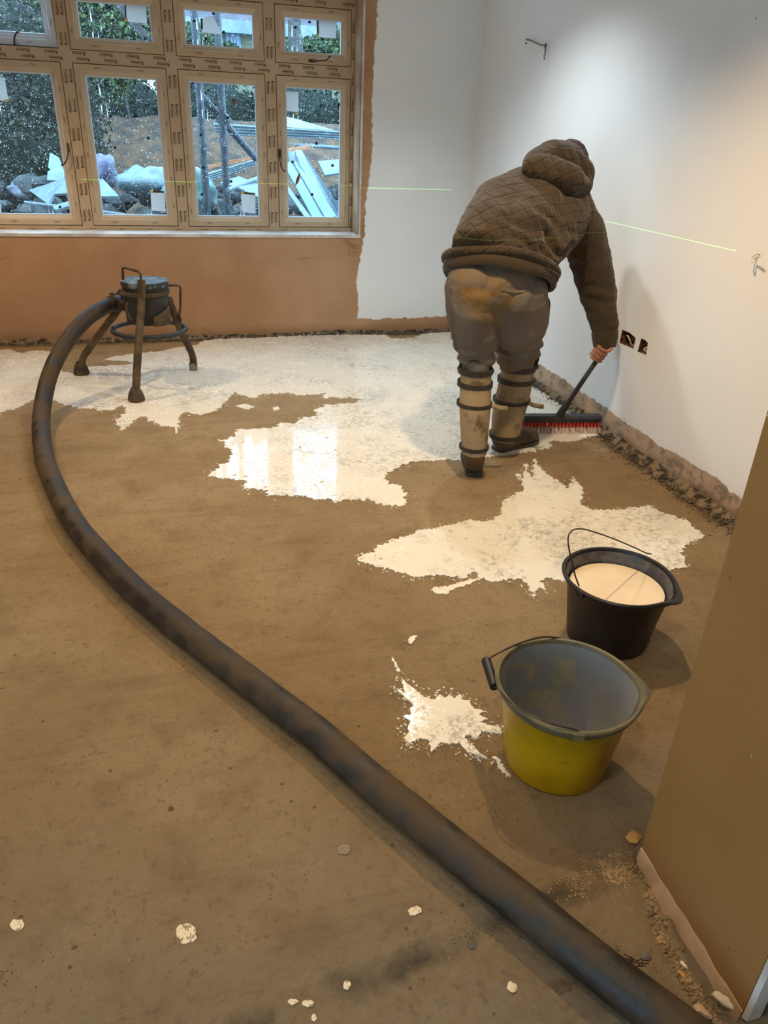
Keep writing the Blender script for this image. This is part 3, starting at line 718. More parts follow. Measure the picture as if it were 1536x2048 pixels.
# house
hs = empty('house', BY(520, 100, 18)); tag(hs, 'cream rendered house with tiled roof and white windows beyond the garden', 'house')
h0 = BY(330, 60, 18).x; h1 = BY(900, 60, 18).x; ez = BY(520, 50, 18).z
obj('wall', MB().box((h0, 18, GZ), (h1, 22, ez)), M_HOUSE, hs, smooth=False)
rf = MB(); rf.add([(h0-.3, 17.7, ez+.02), (h1+.3, 17.7, ez+.02), (h1+.3, 22, ez+4.2), (h0-.3, 22, ez+4.2), (h0-.3, 17.75, ez-.12), (h1+.3, 17.75, ez-.12), (h1+.3, 24, ez+.0), (h0-.3, 24, ez+.0)],
    [(0, 1, 2, 3), (0, 4, 5, 1), (4, 7, 6, 5), (3, 2, 6, 7), (0, 3, 7, 4), (1, 5, 6, 2)])
obj('roof', rf, M_ROOF, hs, smooth=False)
obj('fascia', MB().box((h0-.3, 17.64, ez-.2), (h1+.3, 17.72, ez+.02)), M_WPVC, hs, smooth=False)
for (a, b, c, d, nb) in [(452, 480, 56, 110, 4), (582, 612, 62, 90, 3), (632, 652, 66, 96, 2)]:
    p0 = BY(a, d, 17.95); p1 = BY(b, c, 17.95)
    wf = obj('window', MB().box((p0.x, 17.93, p0.z), (p1.x, 18.02, p1.z)), M_WPVC, hs, smooth=False)
    wp = MB(); w = (p1.x-p0.x-.04)/nb
    for i in range(nb):
        for k in range(3):
            hz = (p1.z-p0.z-.04)/3; wp.box((p0.x+.03+i*w, 17.915, p0.z+.03+k*hz), (p0.x+.01+(i+1)*w, 17.94, p0.z+.01+(k+1)*hz))
    obj('pane', wp, simple('house_window_glass', srgb(120, 142, 170), None, 3, .2), wf, smooth=False)
# soil bank
sb = MB(); xs = np.linspace(-3.2, 5.5, 70); ys = np.linspace(8.6, 11.8, 34); top = BY(250, 236, 11).z
sb.v = [Vector((x, y, GZ-.02+(top-GZ+.04)*min(1, ((y-8.6)/2.2))**.7*(1 if y < 11.2 else .6)+.07*noise.noise(Vector((x*2, y*2, 0)))+.03*noise.noise(Vector((x*9, y*9, 0))))) for y in ys for x in xs]
sb.f = [(j*70+i, j*70+i+1, (j+1)*70+i+1, (j+1)*70+i) for j in range(33) for i in range(69)]
tag(obj('soil_bank', sb, M_SOIL, ang=180), 'bank of orange-brown soil across the garden', 'soil bank')
def slab(name, pts, th, mat, label, cat, par=None):
    q = [BY(*p) for p in pts]; nrm = (q[1]-q[0]).cross(q[-1]-q[0]).normalized()
    if nrm.y < 0: nrm = -nrm
    n = len(q); mb = MB(); mb.add(q+[p+nrm*th for p in q], [tuple(range(n)), tuple(range(2*n-1, n-1, -1))]+[(i, i+n, (i+1) % n+n, (i+1) % n) for i in range(n)])
    o = obj(name, mb, mat, par, smooth=False)
    if par is None: tag(o, label, cat)
    return o
def stick(name, a, b, r, mat, label, cat, n=10):
    o = obj(name, MB().tube([BY(*a), BY(*b)], r, n), mat); tag(o, label, cat); return o
def pole_down(a, top_y):  # vertical tube through a pixel at a given distance
    p = BY(*a); return p
for (px, py, Y, lb) in [(403, 250, 6.95, 'left upright grey scaffold pole behind the third window column'), (446, 250, 7.15, 'right upright grey scaffold pole behind the third window column')]:
    p = BY(px, py, Y); o = empty('scaffold_pole', (p.x, p.y, GZ)); tag(o, lb, 'scaffold pole', 'scaffold poles outside the window')
    obj('pole', MB().tube([(p.x, p.y, GZ+.012), (p.x, p.y, 3.4)], .031, 14), M_TUBE, o)
    obj('base_plate', MB().box((p.x-.08, p.y-.08, GZ), (p.x+.08, p.y+.08, GZ+.012)), M_TUBE, o, smooth=False)
    if px > 420: obj('coupler', MB().tube([(p.x-.01, p.y-.06, BY(440, 238, Y).z), (p.x+.02, p.y+.07, BY(440, 238, Y).z)], .05, 12), M_TUBE, o)
stick('scaffold_brace', (350, 130, 7.05), (512, 318, 7.35), .028, M_TUBE, 'diagonal grey scaffold brace crossing the two poles', 'scaffold brace')
slab('leaning_board', [(205, -20, 7.6), (232, -20, 7.6), (306, 79, 7.6), (290, 84, 7.6)], .04, M_TIMB, 'grey board slanting across the second top pane', 'board')
def ribbed(name, a, b, c, d, Y0, Y1, label, ribs=4):
    """long ribbed plastic cladding length: a-b top edge, d-c bottom edge"""
    A, B, C_, D = BY(*a, Y0), BY(*b, Y1), BY(*c, Y1), BY(*d, Y0); r = []
    for k in range(ribs*4+1):
        t = k/(ribs*4); off = Vector((0, -.012 if k % 4 in (1, 2) else .012, 0)); r.append([D.lerp(A, t)+off, C_.lerp(B, t)+off])
    mb = MB(); mb.loft([[x[0], x[1], x[1]+Vector((0, .01, 0)), x[0]+Vector((0, .01, 0))] for x in r]); tag(obj(name, mb, M_WPVC, smooth=False), label, 'plastic cladding')
ribbed('cladding_length', (426, 245), (684, 262), (684, 280), (434, 270), 8.3, 8.0, 'long white ribbed cladding length lying level across the upper rubbish pile')
ribbed('cladding_length', (400, 350), (512, 318), (512, 330), (414, 364), 7.6, 7.9, 'short white ribbed cladding length rising to the right below the orange board')
slab('plastic_sheet', [(566, 231, 8.7), (600, 240, 8.7), (684, 265, 8.5), (566, 253, 8.5)], .02, M_WPVC, 'flat white sheet slanting behind the long ribbed cladding', 'sheet')
slab('timber_board', [(412, 331, 7.9), (505, 312, 8.1), (506, 319, 8.1), (414, 338, 7.9)], .03, M_ORNG, 'orange board resting on the rubbish in the third lower pane', 'board')
slab('timber_board', [(571, 299, 8.0), (620, 290, 8.2), (622, 297, 8.2), (571, 306, 8.0)], .03, M_ORNG, 'orange board end showing in the right-hand lower pane', 'board')
slab('plastic_sheet', [(590, 300, 7.8), (603, 300, 7.8), (684, 420, 6.9), (684, 440, 6.9), (660, 425, 6.9), (600, 330, 7.6)], .08, M_WPVC, 'broad white frame bar running down to the right in the right-hand pane', 'frame bar')
# discarded conservatory roof panel with bars
dp = empty('roof_panel', BY(620, 380, 7.2)); tag(dp, 'discarded glazed roof panel with dark bars leaning in the right-hand lower pane', 'roof panel')
slab('panel', [(566, 325, 7.7), (606, 322, 7.7), (672, 432, 6.75), (628, 440, 6.75)], .03, M_PANE, None, None, dp)
for t in (.25, .5, .75):
    a = BY(566+t*62, 325+t*115, 7.7-.95*t); b = BY(606+t*66, 322+t*110, 7.7-.95*t); obj('bar', MB().tube([a, b], .006, 6), M_TUBE, dp)
obj('long_bar', MB().tube([BY(585, 323, 7.69), BY(650, 436, 6.74)], .006, 6), M_TUBE, dp)
slab('frame_edge', [(566, 370, 7.1), (572, 366, 7.1), (622, 434, 6.5), (612, 438, 6.5)], .05, M_WPVC, None, None, dp)
slab('plastic_sheet', [(100, 305, 8.1), (118, 315, 8.1), (130, 345, 7.9), (128, 362, 7.8), (94, 360, 7.8)], .015, M_WPVC, 'upright pale sheet beside the handle of the left lower sash', 'sheet')
slab('white_board', [(58, 380, 7.9), (118, 360, 7.6), (140, 352, 7.5), (145, 385, 7.2), (108, 388, 7.3), (96, 408, 7.2)], .02, M_WPVC, 'broken white board lying lowest in the left lower pane', 'board')
slab('white_board', [(104, 412, 7.1), (150, 398, 7.1), (150, 408, 6.9), (112, 420, 6.9)], .02, M_WPVC, 'thin white board at the foot of the left lower pane', 'board')
slab('white_board', [(196, 360, 7.6), (205, 357, 7.6), (238, 392, 7.2), (236, 398, 7.2), (200, 392, 7.2)], .02, M_WPVC, 'triangular white board by the left edge of the second lower pane', 'board')
slab('white_board', [(440, 365, 7.4), (478, 352, 7.6), (524, 372, 7.4), (526, 398, 7.2), (470, 372, 7.2)], .02, M_WPVC, 'tilted white board low in the third pane behind the paper label', 'board')
slab('white_board', [(636, 322, 8.2), (684, 318, 8.2), (684, 345, 8.0), (650, 350, 8.0)], .02, M_WPVC, 'white board behind the frame bar at the right window edge', 'board')
slab('plastic_sheet', [(576, 302, 7.95), (590, 304, 7.95), (600, 325, 7.9), (580, 328, 7.9)], .02, M_WPVC, 'small white sheet below the orange board end', 'sheet')
stick('long_pipe', (50, 405, 7.2), (250, 430, 6.8), .014, M_WPVC, 'thin white pipe along the foot of the two left lower panes', 'pipe')
stick('long_pipe', (455, 380, 7.1), (560, 340, 7.9), .02, M_WPVC, 'white pipe sloping up behind the third lower pane', 'pipe')
stick('long_pipe', (590, 290, 8.6), (690, 296, 8.4), .018, M_WPVC, 'white pipe lying level behind the top of the glazed roof panel', 'pipe')
def bag(px, py, Y, rx, rz, col, label, seed):
    c = BY(px, py, Y); mb = MB(); k = depth(c)/FPX; mb.sphere(c, 1, 26, 16, (rx*k, rx*k*.7, rz*k))
    for v in mb.v:
        d = noise.noise(v*6+Vector((seed, 0, 0)))*.10+noise.noise(v*16)*.035; v += (v-c).normalized()*d
    tag(obj('rubbish_bag', mb, simple('bag_plastic', col, srgb(134, 144, 150), 5, .35, .6, 12, dist=.03), ang=180), label, 'bag', 'rubbish bags outside the window')
bag(292, 362, 7.7, 48, 27, srgb(112, 136, 140), 'large pale blue-white rubbish bag in the second lower pane', 1)
bag(206, 350, 7.9, 24, 34, srgb(104, 98, 130), 'lilac rubbish bag at the left edge of the second lower pane', 2)
bag(398, 392, 7.6, 34, 40, srgb(92, 136, 130), 'pale turquoise rubbish bag behind the scaffold poles', 3)
bag(352, 380, 7.5, 26, 24, srgb(100, 136, 128), 'mint green rubbish bag hidden mostly by the second mullion', 4)
bag(30, 380, 8.0, 18, 14, srgb(108, 98, 122), 'small pinkish rubbish bag in the far left pane', 5)
rb = MB()
for i in range(260):
    x = rnd.uniform(-1.6, 2.8); y = rnd.uniform(6.9, 9.2); rb.stone((x, y, GZ+rnd.uniform(0, .12)+.42*max(0, 1-abs(y-8.1))), rnd.uniform(.04, .16), i)
tag(obj('rubble_heap', rb, M_DARKP), 'heap of dark wet rubble under the plastic waste outside', 'rubble', kind='stuff')

# ------------------------------------------------------------------ rubble along the walls and in the trench
rb = MB()
for i in range(1500):
    x = rnd.uniform(-1.5, WR-.02); d = abs(rnd.gauss(0, .045)); rb.stone((x, DW-.01-d, rnd.uniform(-.003, .012)*max(0, 1-d/.06)), rnd.uniform(.002, .011)*(1-.5*min(1, d/.08)), i)
tag(obj('wall_base_rubble', rb, M_STONE), 'crumbled mortar and grit along the foot of the window wall', 'rubble', kind='stuff')
rb = MB()
for i in range(2600):
    y = rnd.uniform(1.6, DW-.02); d = abs(rnd.gauss(0, .06)); rb.stone((WR-.01-d, y, rnd.uniform(-.003, .018)*max(0, 1-d/.07)), rnd.uniform(.0015, .010)*(1-.5*min(1, d/.1)), i+50)
tag(obj('wall_base_rubble', rb, M_STONE), 'dark grit and mortar crumbs along the foot of the white right wall', 'rubble', kind='stuff')
def fillet(name, a, b, inward, w0, h0, seed):
    a = Vector(a); b = Vector(b); n = int((b-a).length/.012); ra = []
    for i in range(n+1):
        t = i/n; p = a.lerp(b, t); q = p*6+Vector((seed, 0, 0)); f1 = noise.noise(q); f2 = noise.noise(p*22+Vector((0, seed, 0))); f3 = noise.noise(p*55)
        w = w0*(1+.7*f1+.35*f2); h = h0*(1+.8*noise.noise(q+Vector((0, 9, 0)))+.5*f2); row = [p-inward*.004+Vector((0, 0, h))]
        for k in range(1, 7):
            u = k/6; row.append(p+inward*(w*u)+Vector((0, 0, h*(1-u)**1.2+.006*noise.noise(p*60+Vector((u*5, 0, k)))*(1-u)-.004*u)))
        ra.append(row)
    mb = MB(); m_ = len(ra[0]); 
    for row in ra: mb.v += row
    mb.f = [(i*m_+j, i*m_+j+1, (i+1)*m_+j+1, (i+1)*m_+j) for i in range(n) for j in range(m_-1)]
    struct(obj(name, mb, M_FILLET, origin=(0, 0, 0), ang=60))
M_FILLET = simple('crumbly_dark_mortar', srgb(132, 112, 86), srgb(52, 44, 34), 26, .95, 1, 60, dist=.012, lo=.42, hi=.58)
fillet('trim_9', (-2.6, DW, 0), (WR, DW, 0), Vector((0, -1, 0)), .045, .022, 1)
fillet('trim_10', (WR, 1.0, 0), (WR, DW, 0), Vector((-1, 0, 0)), .055, .032, 5)
rb = MB()
for i in range(520):
    t = rnd.random()*(len(TR)-1.001); k = int(t); p = TR[k].lerp(TR[k+1], t-k); x = p.x+rnd.gauss(0, .009); y = p.y+rnd.gauss(0, .009)
    rb.stone((x, y, floor_z(x, y)+.001), rnd.uniform(.002, .006), i)
for i in range(1500):
    a = rnd.gauss(0, 1); p = FL(1222+a*42, 1738-a*12+rnd.gauss(0, 17)); rb.stone((p.x, p.y, floor_z(p.x, p.y)), rnd.uniform(.0008, .0034), i+900, .5)
# droplets of slurry flung past the puddle edges are added with the puddles
tag(obj('trench_gravel', rb, M_RUB2), 'fine crumbled mortar in the trench beside the brown board', 'gravel', kind='stuff')
def pebble(px, py, r, mat, label, st=(1, 1), rot=0, z=.0):
    c = FL(px, py); mb = MB(); rr = random.Random(px)
    rings = []; n = 12
    for th in (.3, .8, 1.35, 1.9, 2.6):
        ring = []
        for k in range(n):
            a = 2*PI*k/n; q = Vector((math.sin(th)*math.cos(a)*st[0], math.sin(th)*math.sin(a)*st[1], -math.cos(th)*.45))
            q *= r*(1+.45*noise.noise(Vector((math.cos(a)*1.3, math.sin(a)*1.3, px+th*.8)))+.2*noise.noise(Vector((math.cos(a)*4, math.sin(a)*4, px+th))))
            ring.append(c+Matrix.Rotation(rot, 3, 'Z') @ q+Vector((0, 0, z+r*.12+floor_z(c.x, c.y))))
        rings.append(ring)
    mb.loft(rings); tag(obj('pebble', mb, mat), label, 'stone')
pebble(1450, 2003, .019, M_PALE, 'long pale stone at the foot of the brown board', (.42, 1.35), .55, .01)
pebble(1410, 2016, .014, M_PINK, 'pinkish oval stone lying in the trench beside the long pale stone', (.7, 1.3), .5, .008)
pebble(1293, 1911, .009, M_FLINT, 'small grey flint between the hose and the trench', (1.2, .8), 0)
pebble(1369, 1933, .009, M_OCHRE, 'small ochre stone in the trench, nearer the hose', (.6, 1.2), .4)
pebble(1374, 1914, .008, M_PALE, 'small cream stone standing at the back of the trench', (.6, 1.2), .2)
pebble(1308, 1808, .009, M_FLINT, 'grey pebble lodged at the upper end of the trench', (1, 1), 0)
pebble(1269, 1676, .015, M_OCHRE, 'ochre mortar lump beside the far corner of the brown board', (1.3, .9), .3)
pebble(1025, 1973, .010, M_PALE, 'round cream pebble embedded in the screed near the hose', (1, 1), 0)
pebble(342, 1617, .006, M_INK, 'dark crumb of dirt alone on the floor at left of centre', (1, 1.2), .4)
pebble(150, 1893, .005, M_FLINT, 'dark bluish crumb on the floor near the lower left corner', (1.2, .9), .4)
pebble(942, 1889, .009, M_FLINT, 'dark grey crumb on the floor just left of the hose', (1, 1), 0)
# twig caught against the hose
tw = MB(); base = FL(1262, 1930, .05)
for k in range(22):
    a = base+Vector((rnd.uniform(-.02, .02), rnd.uniform(-.01, .01), rnd.uniform(-.006, .01))); tw.tube([a, a+Vector((rnd.uniform(-.03, .03), rnd.uniform(-.012, .012), rnd.uniform(-.004, .006)))], .0012, 5)
tag(obj('dry_straw', tw, simple('dark_straw', srgb(64, 44, 26), None, 5, .9)), 'tuft of dark dry straw lodged on the hose', 'straw')

# ------------------------------------------------------------------ slurry puddles
def blob_mesh(px, z=.003, step=.0055, amp=.030, seed=0, skirt=True, freq=15, holes=()):
    def loop(px):
        w = [FL(a, b).xy for a, b in px]; out = []; n = len(w)
        for i in range(n):
            a, b = w[i], w[(i+1) % n]; L = (b-a).length; k = max(1, int(L/step))
            for j in range(k): out.append(a.lerp(b, j/k))
        res = []; n = len(out)
        for i, p in enumerate(out):
            t = (out[(i+1) % n]-out[i-1]); t = Vector((-t.y, t.x)); t = t.normalized() if t.length > 1e-9 else t
            q = Vector((p.x*freq, p.y*freq, seed)); d = .7*noise.noise(q)+.6*noise.noise(q*2.3)+.55*noise.noise(q*5)+.45*noise.noise(q*9)
            res.append(p+t*d*amp)
        return res
    lo = loop(px); hs_ = [loop(h) for h in holes]
    V, F = cdt([(p.x, p.y) for p in lo], [[(p.x, p.y) for p in h] for h in hs_])
    mb = MB(); mb.add([(v.x, v.y, z) for v in V], F)
    for lp in [lo]+hs_:
        n = len(lp); mb.add([(p.x, p.y, z) for p in lp]+[(p.x, p.y, -.006) for p in lp], [(i, (i+1) % n, (i+1) % n+n, i+n) for i in range(n)])
    return mb
A = [(-70, 706), (0, 702), (19, 698), (45, 707), (75, 701), (100, 703), (118, 716), (124, 730), (110, 741), (137, 744), (150, 752), (169, 733), (220, 732), (270, 729), (262, 724), (205, 721), (219, 716), (266, 709), (325, 703), (352, 696), (395, 690), (406, 682), (455, 677), (546, 675), (600, 670), (692, 669),
     (770, 671), (785, 678), (830, 677), (838, 669), (900, 664), (935, 668), (1000, 712), (1070, 760), (1130, 802), (1175, 838), (1200, 858), (1196, 872), (1150, 882), (1100, 884), (1098, 898), (1060, 903), (1000, 913),
     (925, 921), (852, 921), (797, 932), (765, 953), (775, 964), (801, 975), (817, 986), (805, 1014), (768, 1012), (732, 999), (670, 1003), (626, 999), (568, 990), (546, 994), (538, 983), (491, 979), (487, 963), (415, 952), (444, 928), (462, 924), (460, 899), (438, 881), (473, 873), (478, 860), (553, 855),
     (557, 846), (590, 848), (593, 837), (630, 833), (633, 819), (655, 809), (692, 809), (722, 800), (717, 797), (652, 795), (648, 788), (622, 788), (593, 793), (579, 786), (528, 789), (498, 797), (466, 786), (455, 804), (433, 822), (400, 830), (375, 825), (359, 832), (356, 854), (325, 853), (303, 843), (291, 834),
     (272, 839), (247, 861), (228, 853), (237, 836), (259, 816), (240, 815), (200, 823), (156, 818), (122, 807), (100, 800), (67, 798), (41, 817), (9, 823), (0, 832), (-70, 842)]
tag(obj('slurry_puddle', blob_mesh(A, seed=1), M_SLURRY, ang=180), 'large wet white slurry puddle spreading from the worker to the window wall', 'puddle')
B = [(712, 1117), (743, 1102), (782, 1081), (830, 1069), (840, 1061), (893, 1052), (936, 1042), (984, 1042), (1001, 1028), (1008, 999), (1047, 982), (1036, 950), (1046, 958), (1052, 930), (1062, 958), (1070, 918), (1078, 936), (1110, 958), (1134, 979), (1146, 955), (1165, 977), (1162, 1011), (1187, 1020), (1230, 1020), (1297, 1012), (1326, 1026),
     (1372, 1042), (1408, 1073), (1374, 1093), (1365, 1107), (1377, 1136), (1345, 1138), (1302, 1150), (1220, 1160), (1134, 1165), (1095, 1155), (1082, 1162), (1097, 1189), (1080, 1176), (1069, 1199), (1059, 1172), (1037, 1158), (989, 1163), (960, 1160), (950, 1148), (930, 1158), (880, 1152), (830, 1158), (816, 1148), (772, 1138), (729, 1131)]
tag(obj('slurry_puddle', blob_mesh(B, seed=2, step=.0045, amp=.020, freq=22), M_SLURRY, ang=180), 'wet cream-white slurry puddle behind the black bucket', 'puddle')
C_ = [(793, 1379), (809, 1388), (802, 1356), (818, 1372), (836, 1386), (848, 1396), (869, 1401), (874, 1394), (881, 1391), (889, 1398), (898, 1390), (908, 1398), (921, 1390), (923, 1401), (938, 1403), (941, 1414), (952, 1420), (973, 1424), (957, 1430), (975, 1440), (958, 1446), (1002, 1458), (1003, 1470), (963, 1464), (953, 1480), (940, 1470), (928, 1477),
      (953, 1500), (975, 1520), (958, 1512), (933, 1505), (918, 1487), (900, 1490), (883, 1487), (874, 1494), (864, 1505), (856, 1482), (839, 1478), (819, 1489), (809, 1478), (818, 1466), (814, 1458), (820, 1446), (809, 1435), (824, 1430), (819, 1418), (826, 1412), (824, 1408), (812, 1400)]
tag(obj('slurry_splash', blob_mesh(C_, seed=3, step=.0035, amp=.0045, freq=60, z=.004), M_SLURRY, ang=180), 'star-shaped white slurry splash beside the yellow bucket', 'splash')
def splash(px, label, mat=M_DRYS, seed=5, amp=.004, name='dried_splash', z=.003):
    c_ = FL(sum(q[0] for q in px)/len(px), sum(q[1] for q in px)/len(px)); z = (.0022 if mat is not M_SLURRY else .0030)+floor_z(c_.x, c_.y)
    tag(obj(name, blob_mesh(px, seed=seed, step=.0035, amp=amp, freq=70, z=z), mat, ang=180), label, 'splash')
def ell(cx, cy, rx, ry, n=14): return [(cx+rx*math.cos(2*PI*k/n), cy+ry*math.sin(2*PI*k/n)) for k in range(n)]
splash(ell(372, 1866, 20, 20), 'round dried white splash alone on the floor at lower left', seed=6, amp=.006)
splash(ell(35, 1850, 14, 12), 'dried cream splash beside the left picture edge', seed=7)
splash(ell(586, 2002, 11, 6), 'left of the two dried white flakes at the bottom of the floor', seed=8, amp=.002)
splash(ell(616, 2005, 12, 7), 'right of the two dried white flakes at the bottom of the floor', seed=9, amp=.002)
splash(ell(694, 1968, 8, 10), 'small white flake above and right of the paired flakes', seed=10, amp=.002)
splash(ell(628, 2035, 6, 8), 'white flake at the very bottom edge of the floor', seed=11, amp=.002)
splash(ell(830, 1822, 14, 9), 'speckled white flake left of the hose near the floor joint', seed=12, amp=.004)
splash([(860, 1178), (900, 1172), (935, 1160), (960, 1158), (930, 1172), (905, 1180), (890, 1190), (870, 1186)], 'thin smear of slurry just in front of the cream puddle', M_SLURRY, 13, .012, 'slurry_smear')
splash([(783, 1312), (790, 1322), (798, 1338), (808, 1350), (800, 1345), (790, 1334)], 'thin slurry streak up and left of the star-shaped splash', M_SLURRY, 14, .008, 'slurry_smear')
splash([(815, 1280), (825, 1272), (835, 1272), (828, 1284), (818, 1290)], 'small grey smear above the star-shaped splash', M_SLURRY, 15, .008, 'slurry_smear')
splash([(985, 1512), (1000, 1522), (1012, 1540), (1022, 1556), (1008, 1546), (994, 1532)], 'slurry streak running under the left side of the yellow bucket', M_SLURRY, 16, .009, 'slurry_smear')
splash([(350, 852), (354, 852), (356, 866), (351, 868)], 'single drip below the big puddle near the steel tripod', M_SLURRY, 17, .001, 'slurry_smear')
splash([(470, 812), (490, 808), (510, 814), (495, 820)], 'small smear inside the bare floor island of the big puddle', M_SLURRY, 18, .004, 'slurry_smear')
splash([(545, 816), (556, 813), (560, 819), (548, 822)], 'tiny smear beside the other in the bare floor island', M_SLURRY, 19, .003, 'slurry_smear')
def droplets(px, name, label, n, spread, seed):
    rr = random.Random(seed); w = [FL(a, b).xy for a, b in px]; mb = MB(); k = 0
    while k < n:
        i = rr.randrange(len(w)); a, b = w[i], w[(i+1) % len(w)]; p = a.lerp(b, rr.random())+Vector((rr.gauss(0, spread), rr.gauss(0, spread)))
        if rr.random() > (b-a).length*8+.1: continue
        k += 1; r_ = .0007+.0028*rr.random()**3; m_ = 7; st = 1+rr.random()*1.5; an = rr.random()*PI
        ring = [Vector((p.x+r_*(math.cos(t)*st*math.cos(an)-math.sin(t)*math.sin(an)), p.y+r_*(math.cos(t)*st*math.sin(an)+math.sin(t)*math.cos(an)), 0)) for t in np.linspace(0, 2*PI, m_, endpoint=False)]
        mb.loft([[q+Vector((0, 0, -.003)) for q in ring], [q+Vector((0, 0, .0014)) for q in ring]])
    tag(obj(name, mb, M_SLURRY, ang=180), label, 'droplets', kind='stuff')
droplets([q for q in A if q[1] > 780 and q[0] < 920], 'slurry_droplets', 'fine white spatter along the near edge of the large puddle', 900, .022, 1)
droplets(B, 'slurry_droplets', 'fine white spatter round the cream puddle behind the black bucket', 600, .016, 2)
droplets(C_, 'slurry_droplets', 'fine white spatter round the star-shaped splash', 500, .018, 3)
M_DAMP = simple('damp_dark_patch', srgb(92, 78, 60), srgb(110, 94, 72), 20, .35, .2)
splash(ell(1122, 1972, 20, 12), 'dark damp patch just left of the hose at the bottom', M_DAMP, 20, .005, 'damp_patch', .0022)
splash(ell(688, 1700, 12, 11), 'dark speckled patch left of the hose, middle of the floor', M_DAMP, 21, .005, 'damp_patch', .0022)

# ------------------------------------------------------------------ hose
def hose_material():
    m = NM('muddy_black_rubber')
    f = m.ramp(m.noise(7, 6, .65, dist=.3), .40, .64)
    c = m.mix(f, srgb(30, 26, 21), srgb(70, 54, 32)); c = m.mix(m.math('MULTIPLY', m.ramp(m.noise(22, 5, .7), .6, .72), .5), c, srgb(26, 25, 25))
    c = m.mix(m.math('MULTIPLY', m.ramp(m.vor(30), .03, .06, inv=True), .5), c, srgb(150, 134, 108))
    return m.done(c, m.math('ADD', .48, m.math('MULTIPLY', f, .3)), m.bump(m.noise(45, 5, .7), .35, .006), .45)
M_HOSE = hose_material()
HR = .042
hp = [FL(254, 599, .455), FL(232, 606, .455), FL(212, 613, .448), FL(180, 632, .42), FL(148, 664, .36), FL(121, 703, .285), FL(100, 748, .20), FL(88, 795, .12), FL(82, 845, .062)]
hp += [FL(a, b, HR) for a, b in [(85, 892), (94, 934), (122, 999), (157, 1058), (208, 1117), (273, 1183), (368, 1262), (465, 1337), (563, 1413), (630, 1464), (728, 1550), (825, 1630), (923, 1711), (988, 1764), (1076, 1834), (1199, 1936), (1341, 2045), (1480, 2150)]]
HP = smooth_path(hp, 7)
hs_o = empty('pump_hose', (HP[60].x, HP[60].y, 0)); tag(hs_o, 'thick muddy black rubber hose curving across the whole floor', 'hose')
obj('hose', MB().tube(HP, HR, 24, jit=.03), M_HOSE, hs_o)
M_STEEL = simple('rusty_cement_caked_steel', srgb(62, 50, 38), srgb(98, 78, 50), 12, .75, .8, 50, dist=.006, metal=.15)
M_STEELD = simple('dark_painted_steel', srgb(56, 56, 54), srgb(40, 38, 34), 9, .6, .5, 40, metal=.2)
d0 = (HP[3]-HP[0]).normalized()
obj('hose_clamp', MB().tube([HP[9]-d0*.012, HP[9]+d0*.012], HR+.006, 24), M_STEEL, hs_o)
obj('clamp_bolt', MB().box(HP[9]+Vector((-.012, -.012, HR)), HP[9]+Vector((.012, .012, HR+.022))), M_STEEL, hs_o)

# ------------------------------------------------------------------ tripod discharge pot
pc = BY(293, 600, 4.58); pc = Vector((pc.x, 4.58, 0))
zt_p = BY(290, 560, 4.58).z; zb_p = BY(296, 646, 4.45).z-.02
mach = empty('pump_tripod', (pc.x, pc.y, 0)); tag(mach, 'rusty steel drum on three splayed legs feeding the hose', 'pump tripod')
kk = depth(Vector((pc.x, pc.y, .45)))/FPX; rp = 45*kk
obj('drum', MB().lathe([(.01, zb_p), (rp*.90, zb_p), (rp*.93, zb_p+.01), (rp*.95, zb_p+.12), (rp*.98, zt_p-.03), (rp, zt_p-.028)], (pc.x, pc.y, 0), 40), M_STEELD, mach)
def lidmat():
    m = NM('slurry_smeared_lid'); f = m.ramp(m.noise(18, 6, .7), .46, .6)
    return m.done(m.mix(f, srgb(42, 43, 44), srgb(112, 118, 124)), .35, m.bump(m.noise(40, 4), .4, .004), .5)
lid = obj('lid', MB().lathe([(.005, zt_p+.004), (rp*.6, zt_p+.006), (rp*1.0, zt_p+.002), (rp*1.03, zt_p-.004), (rp*1.03, zt_p-.026), (rp*.98, zt_p-.03)], (pc.x, pc.y, 0), 40), lidmat(), mach)
obj('rim_band', MB().lathe([(rp*1.0, zt_p-.075), (rp*1.035, zt_p-.072), (rp*1.035, zt_p-.055), (rp*1.0, zt_p-.052)], (pc.x, pc.y, 0), 40), M_STEEL, mach)
sp0 = Vector((pc.x-.05, pc.y-.02, HP[0].z)); obj('spigot', MB().tube([sp0, HP[0], HP[5]], [.058, .052, .050], 20), M_STEEL, mach)
fl = MB().tube([HP[1]-d0*.01, HP[1]+d0*.012], .066, 24); obj('flange', fl, M_STEEL, mach)
cl = MB()
for q in ((259, 618), (266, 632)):
    cl.tube([BY(*q, 4.42), BY(q[0]-4, q[1]+14, 4.42)], .012, 8)
obj('clamp_lever', MB().tube(smooth_path([BY(256, 606, 4.40), BY(252, 616, 4.39), BY(257, 630, 4.39), BY(262, 640, 4.41)]), .008, 8), M_STEEL, mach)
